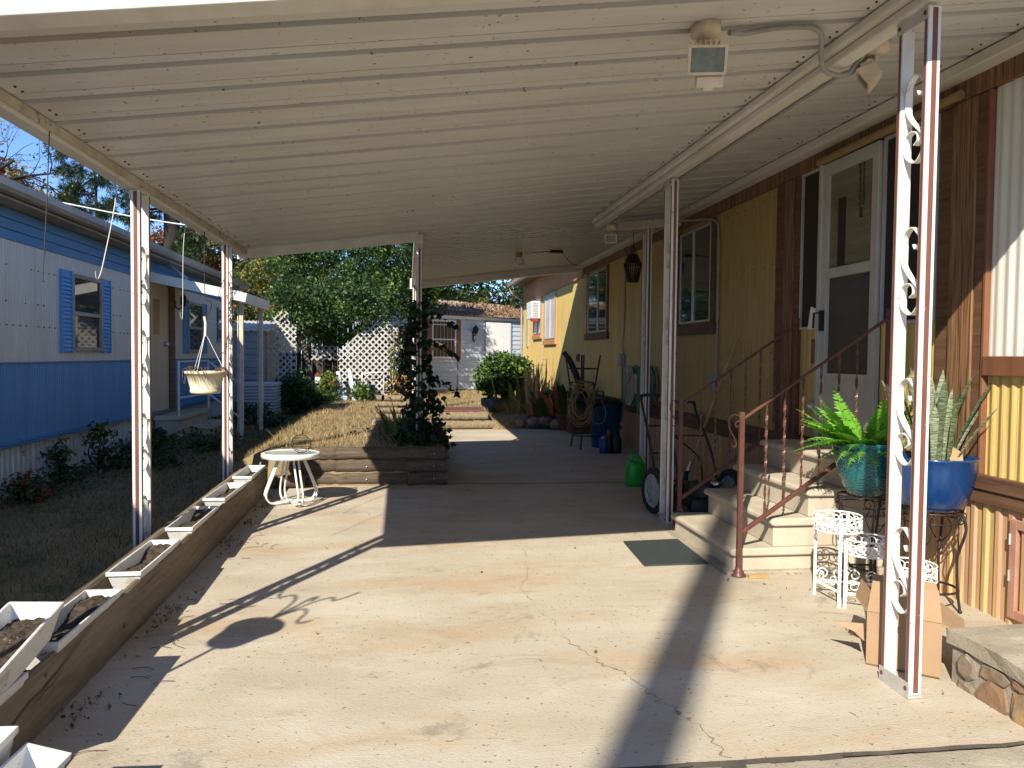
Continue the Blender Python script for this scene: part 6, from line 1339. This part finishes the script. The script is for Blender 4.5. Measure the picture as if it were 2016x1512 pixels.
# bare tree top left
bt = thing('bare_tree', (-13.0, 24, .4), 'nearly bare tree with dark twisting branches at the upper left', 'tree'); b = MB(); g = np.random.default_rng(5); tips = []
b.tube([(-13.6, 24, .2), (-13.4, 24, 3), (-13.0, 24.2, 5.2)], [.26, .2, .16], 10, smooth=5, cap=False)
for (p, d, L, r_) in (((-13.0, 24.2, 5.2), (1.0, 0, .9), 2.6, .10), ((-13.0, 24.2, 5.2), (-.2, 0, 1), 3.6, .13), ((-13.2, 24.1, 4.8), (.9, -.2, .45), 2.6, .085), ((-12.6, 24.1, 6.0), (1.0, 0, .35), 2.3, .07)): branch(b, p, d, L, r_, 3, g, 6, .65, -.02, tips)
b.build('trunk', 'bark', bt); tp_ = np.array([tuple(v) for v in tips]); sel = RNG.random(len(tp_)) < .75
leaf_mesh('crown', np.repeat(tp_[sel], 2, 0)+RNG.normal(size=(sel.sum()*2, 3))*.09, .10, ['leaf_olive', 'leaf_rust', 'leaf_dark'], [.4, .35, .25], bt, seed=6)
# pines
def pine(x, y, label, H_, seed, rows, tr=.2):
    t = thing('pine_tree', (x, y, .4), label, 'tree'); g = np.random.default_rng(seed); b = MB(); b.tube([(x, y, .2), (x+.1, y, H_*.5), (x, y, H_)], [tr, tr*.85, tr*.5], 10, smooth=5, cap=False); P = []; D = []
    for (z, az, L, dz) in rows:
        d = Vector((math.cos(az), math.sin(az), dz)).normalized(); p = Vector((x, y, z)); pts = [p]
        for i in range(7): d = (d+Vector(g.normal(size=3))*.14+Vector((0, 0, -.05))).normalized(); pts.append(pts[-1]+d*L/7)
        b.tube(pts, [.05*(1-.85*i/7) for i in range(8)], 5, cap=False)
        for i in range(2, 8):
            for k in range(3):
                dd = (d+Vector(g.normal(size=3))*.75).normalized(); e = pts[i]+dd*(.22+.25*float(g.random())); b.tube([pts[i], e], [.012, .005], 3, cap=False)
                for c in (e, pts[i]*.45+e*.55):
                    n_ = 34; v = g.normal(size=(n_, 3)); v /= np.linalg.norm(v, axis=1)[:, None]; v = v*.8+np.array(dd)*.7; v /= np.linalg.norm(v, axis=1)[:, None]; P.append(np.array(c)+v*.11); D.append(v)
    b.build('trunk', 'bark', t)
    leaf_mesh('crown', np.concatenate(P), .20, ['needle', 'leaf_dark'], [.8, .2], t, asp=.08, dirs=np.concatenate(D)*2, seed=seed); return t
pine(-9.25, 24.5, 'pine with drooping dark branches against the blue sky', 8.4, 7, [(8.3, 3.1, 1.0, -.1), (8.1, 5.9, .8, -.1), (7.7, 3.3, .9, -.5), (7.2, 3.0, .8, -.8), (6.6, 3.4, .8, -.7), (6.2, 2.9, .6, -.5), (5.8, 4.0, .5, -.4), (8.2, 4.2, .9, -.1), (6.9, 6.0, .5, -.6), (6.0, 6.1, .4, -.5)], .06)
pine(-7.0, 24.0, 'thick trunked pine right behind the nearest left post', 10, 8, [(5.75, 3.1, 1.5, .0), (5.9, 3.5, 1.4, .05), (5.65, 2.7, 1.2, -.05), (5.85, 4.0, 1.0, .1), (5.1, .3, .9, -.3), (4.9, 5.8, .9, -.3), (7.5, 1, 1.4, 0), (7.5, 4, 1.4, 0)], .30)
bt2 = thing('bare_tree', (-11.5, 34, .4), 'small pinkish brown leafless tree far beyond the blue roof', 'tree'); b = MB(); g = np.random.default_rng(15); b.tube([(-11.5, 34, .2), (-11.5, 34, 4.2)], [.12, .07], 8, cap=False)
for k in range(7): branch(b, (-11.5, 34, 3.6+.1*k), (math.cos(k*.9), math.sin(k*.9), 1.6), 1.9, .04, 3, g, 4, .4, .03, None)
b.build('trunk', 'twig_pink', bt2)
# ================================================================ SHRUBS AND WEEDS
def B(name, label, x, y, r, h, mats, w_, seed, n=60, per=22, size=.06, cr=.10, group=None):
    z = lawn_z(x, y).item(); return bush(name, label, 'shrub' if name == 'shrub' else 'weed', [(x, y, z+h*.5, r, r, h*.5)], n, per, cr, size, mats, w_, seed, group=group, shell=(.2, 1))
LD = ['leaf_dark', 'grass_green', 'dead_brown']; LW = [.6, .3, .1]
B('shrub', 'dark shrub beside the grey condenser', -2.15, 15.6, .42, .95, ['leaf_dark', 'leaf_mid'], [.6, .4], 61, 120)
B('shrub', 'low dark shrub at the foot of the left lattice', -2.35, 16.6, .42, .7, ['leaf_mid', 'leaf_dark'], [.5, .5], 62, 120)
B('shrub', 'low spreading dark plants before the dark gap', -1.9, 16.5, .5, .42, ['leaf_dark', 'leaf_mid'], [.6, .4], 63, 120)
B('shrub', 'yellow leaved plant beside the pale blue posts', -1.68, 16.7, .22, .75, ['leaf_yellow', 'leaf_mid', 'leaf_light'], [.4, .35, .25], 64, 50)
B('shrub', 'small green tuft before the white lattice', -.95, 16.5, .2, .36, ['leaf_light', 'leaf_mid'], [.5, .5], 65, 40)
B('shrub', 'tan and yellow dry plants below the shed porch', -.15, 17.3, .32, .55, ['straw', 'leaf_yellow', 'leaf_rust'], [.5, .3, .2], 66, 60)
B('shrub', 'climbing yellow green vine on the right lattice', -.32, 17.2, .10, 2.0, ['leaf_yellow', 'leaf_light', 'leaf_mid'], [.4, .3, .3], 67, 40, 8)
for i, (x, y, r_, h, lab) in enumerate(((-3.45, 11.0, .20, .30, 'dark weed clump against the white skirt just before the porch steps'), (-3.35, 10.3, .32, .26, 'low green weeds along the skirt below the first window'), (-3.45, 9.3, .16, .62, 'tall leggy weed before the skirt vent'), (-3.48, 8.3, .12, .52, 'thin upright weed by the skirt at the left edge'), (-3.45, 7.6, .18, .26, 'weeds with red leaves in the left edge shade'), (-2.65, 11.0, .30, .12, 'low dark weeds in front of the porch steps'), (-2.75, 14.2, .35, .45, 'dark weeds between the porch steps and the condenser'), (-3.0, 9.5, .38, .14, 'low matted weeds on the shaded lawn'), (-2.3, 13.6, .34, .28, 'dark weeds around the far porch post'))):
    B('weed', lab, x, y, r_, h, LD if i != 4 else ['leaf_dark', 'leaf_red', 'dead_brown'], LW, 80+i, 46 if i not in (2, 3) else 22, 14, .055, .08)
g = np.random.default_rng(77); gx_ = np.concatenate([np.column_stack([-3.64+np.abs(g.normal(size=2000))*.25, 7.2+7.2*g.random(2000)]), np.column_stack([-2.9+g.normal(size=900)*.4, 10.9+g.normal(size=900)*.9])])
tag(leaf_mesh('ground_cover', np.column_stack([gx_, lawn_z(gx_[:, 0], gx_[:, 1])+.02+.14*g.random(len(gx_))**2]), .055, ['leaf_dark', 'grass_green', 'leaf_mid', 'dead_brown'], [.4, .3, .15, .15], seed=12, up=.9), 'low creeping green weeds along the white skirt of the blue home', 'weeds', kind='stuff')
# ================================================================ GRASS AND LITTER
def grass(name, n, fx, zf, hgt, mats, wts, seed, wd=.006):
    g = np.random.default_rng(seed); xy = fx(g, n); n = len(xy); z = zf(xy[:, 0], xy[:, 1]); a = g.random(n)*6.283; h = hgt*(.4+.9*g.random(n)); ln = (g.normal(size=(n, 2)))*h[:, None]*.55
    w_ = np.stack([np.cos(a), np.sin(a)], 1)*wd*(.6+.8*g.random(n))[:, None]*.5
    b0 = np.column_stack([xy-w_, z-.01]); b1 = np.column_stack([xy+w_, z-.01]); tp2 = np.column_stack([xy+ln, z+h])
    v = np.stack([b0, b1, tp2], 1).reshape(-1, 3); me = bpy.data.meshes.new(name); me.vertices.add(3*n); me.vertices.foreach_set('co', v.ravel()); me.loops.add(3*n); me.loops.foreach_set('vertex_index', np.arange(3*n)); me.polygons.add(n); me.polygons.foreach_set('loop_start', np.arange(0, 3*n, 3)); me.polygons.foreach_set('loop_total', np.full(n, 3))
    for k in mats: me.materials.append(MATS[k])
    wt = np.array(wts, float); wt /= wt.sum(); me.polygons.foreach_set('material_index', g.choice(len(mats), size=n, p=wt).astype(np.int32)); me.update(calc_edges=True); me.validate()
    o = bpy.data.objects.new(name, me); COL.objects.link(o); return o
def patchy(g, xy, sc, th): return (np.sin(xy[:, 0]*sc+1.3)*np.sin(xy[:, 1]*sc*.8)+.5*np.sin(xy[:, 0]*sc*2.3-xy[:, 1]*sc*1.7)+g.normal(size=len(xy))*.5) > th
def f_near(g, n): xy = np.column_stack([-3.62+2.0*g.random(n), 2.3+14.5*g.random(n)]); return xy
def f_far(g, n):
    xy = np.column_stack([-2.9+6*g.random(n), 8.35+13*g.random(n)**1.15]); k = ~((xy[:, 0] > .38) & (xy[:, 1] < 13.8)) & (xy[:, 0] < 3.1) & ~((xy[:, 0] > .45) & (xy[:, 0] < 1.4) & (xy[:, 1] < 14.75)); return xy[k]
tag(grass('shaded_grass', 46000, f_near, lawn_z, .05, ['straw_dark', 'grass_green', 'dead_brown'], [.45, .3, .25], 1), 'thin dull grass on the shaded lawn beside the blue home', 'grass', kind='stuff')
tag(grass('dry_grass', 85000, f_far, lawn_z, .045, ['straw', 'straw_dark', 'grass_green', 'leaf_olive'], [.5, .26, .14, .10], 2), 'dry tan grass on the sunlit back lawn', 'grass', kind='stuff')
def f_tall(g, n): xy = f_far(g, n); return xy[(xy[:, 1] > 19) | (patchy(g, xy, 2.1, 1.1))]
tag(grass('tall_grass', 9000, f_tall, lawn_z, .13, ['straw', 'leaf_olive', 'grass_green'], [.5, .3, .2], 3, .008), 'taller yellow grass tufts before the shed', 'grass', kind='stuff')
def litter(name, pts, size, mats, w_, label, seed): return tag(leaf_mesh(name, pts, size, mats, w_, seed=seed, up=2.5, asp=.55), label, 'leaves', kind='stuff')
g = np.random.default_rng(9)
def scat(n, x0, x1, y0, y1, dz=.012, zf=None):
    x = x0+(x1-x0)*g.random(n); y = y0+(y1-y0)*g.random(n); return np.column_stack([x, y, (zf(x, y) if zf else .015*y)+dz])
bl = [scat(60, -1.32, -1.18, 3.2, 7.8)]
for (x, y, s_, n) in ((-1.29, 4.35, .07, 60), (-1.30, 3.25, .055, 34), (-1.30, 5.9, .06, 40), (-1.30, 7.2, .08, 60), (-1.30, 6.5, .05, 30)): bl.append(np.column_stack([x+g.normal(size=n)*s_*.55, y+g.normal(size=n)*s_*1.7, .015*y+.010+.02*g.random(n)]))
litter('leaf_litter', np.concatenate([p[p[:, 0] > -1.365] for p in bl]), .024, ['dead_brown', 'straw_dark', 'wire_dark'], [.5, .25, .25], 'brown leaf crumbs and pine straw along the foot of the plank bed', 1)
b = MB(); gg = random.Random(3)
for k in range(30):
    y = gg.choice([3.1, 3.4, 4.0, 4.4, 5.9, 7.1])+gg.gauss(0, .18); x = -1.20+abs(gg.gauss(0, .13)); a = gg.uniform(0, 6.28); L = gg.uniform(.03, .14); P0 = Vector((x, y, gz(y)+.006)); d = Vector((math.cos(a), math.sin(a), 0)); P1 = P0+d*L; P1.x = max(P1.x, -1.355)
    b.tube([P0, (P0+P1)*.5+Vector((d.y, -d.x, .15))*L*.15, P1], .0017, 4, smooth=3)
tag(b.build('twig_litter', 'dead_brown'), 'thin dry twigs scattered at the foot of the plank bed', 'twigs', kind='stuff')
litter('scattered_leaves', np.concatenate([scat(26, -1.2, 2.2, 2.7, 8.0, .008), scat(40, .5, 3.1, 8.3, 13.2, .008), scat(26, 2.1, 3.2, 2.65, 4.9, .008), scat(10, 2.2, 2.5, 5.0, 7.5, .01)]), .022, ['dead_brown', 'straw_dark', 'leaf_rust'], [.5, .3, .2], 'small dead leaves and specks scattered on the concrete', 2)
litter('lawn_leaves', scat(420, -2.9, .3, 8.5, 16, .03, lawn_z), .055, ['leaf_rust', 'dead_brown', 'leaf_red'], [.5, .35, .15], 'fallen rust coloured leaves on the back lawn', 3)
litter('bed_leaves', scat(80, 1.7, 2.6, 13.6, 14.6, .03, lawn_z), .06, ['leaf_rust', 'dead_brown', 'straw'], [.5, .35, .15], 'fallen leaves around the stone edging at the slab end', 4)
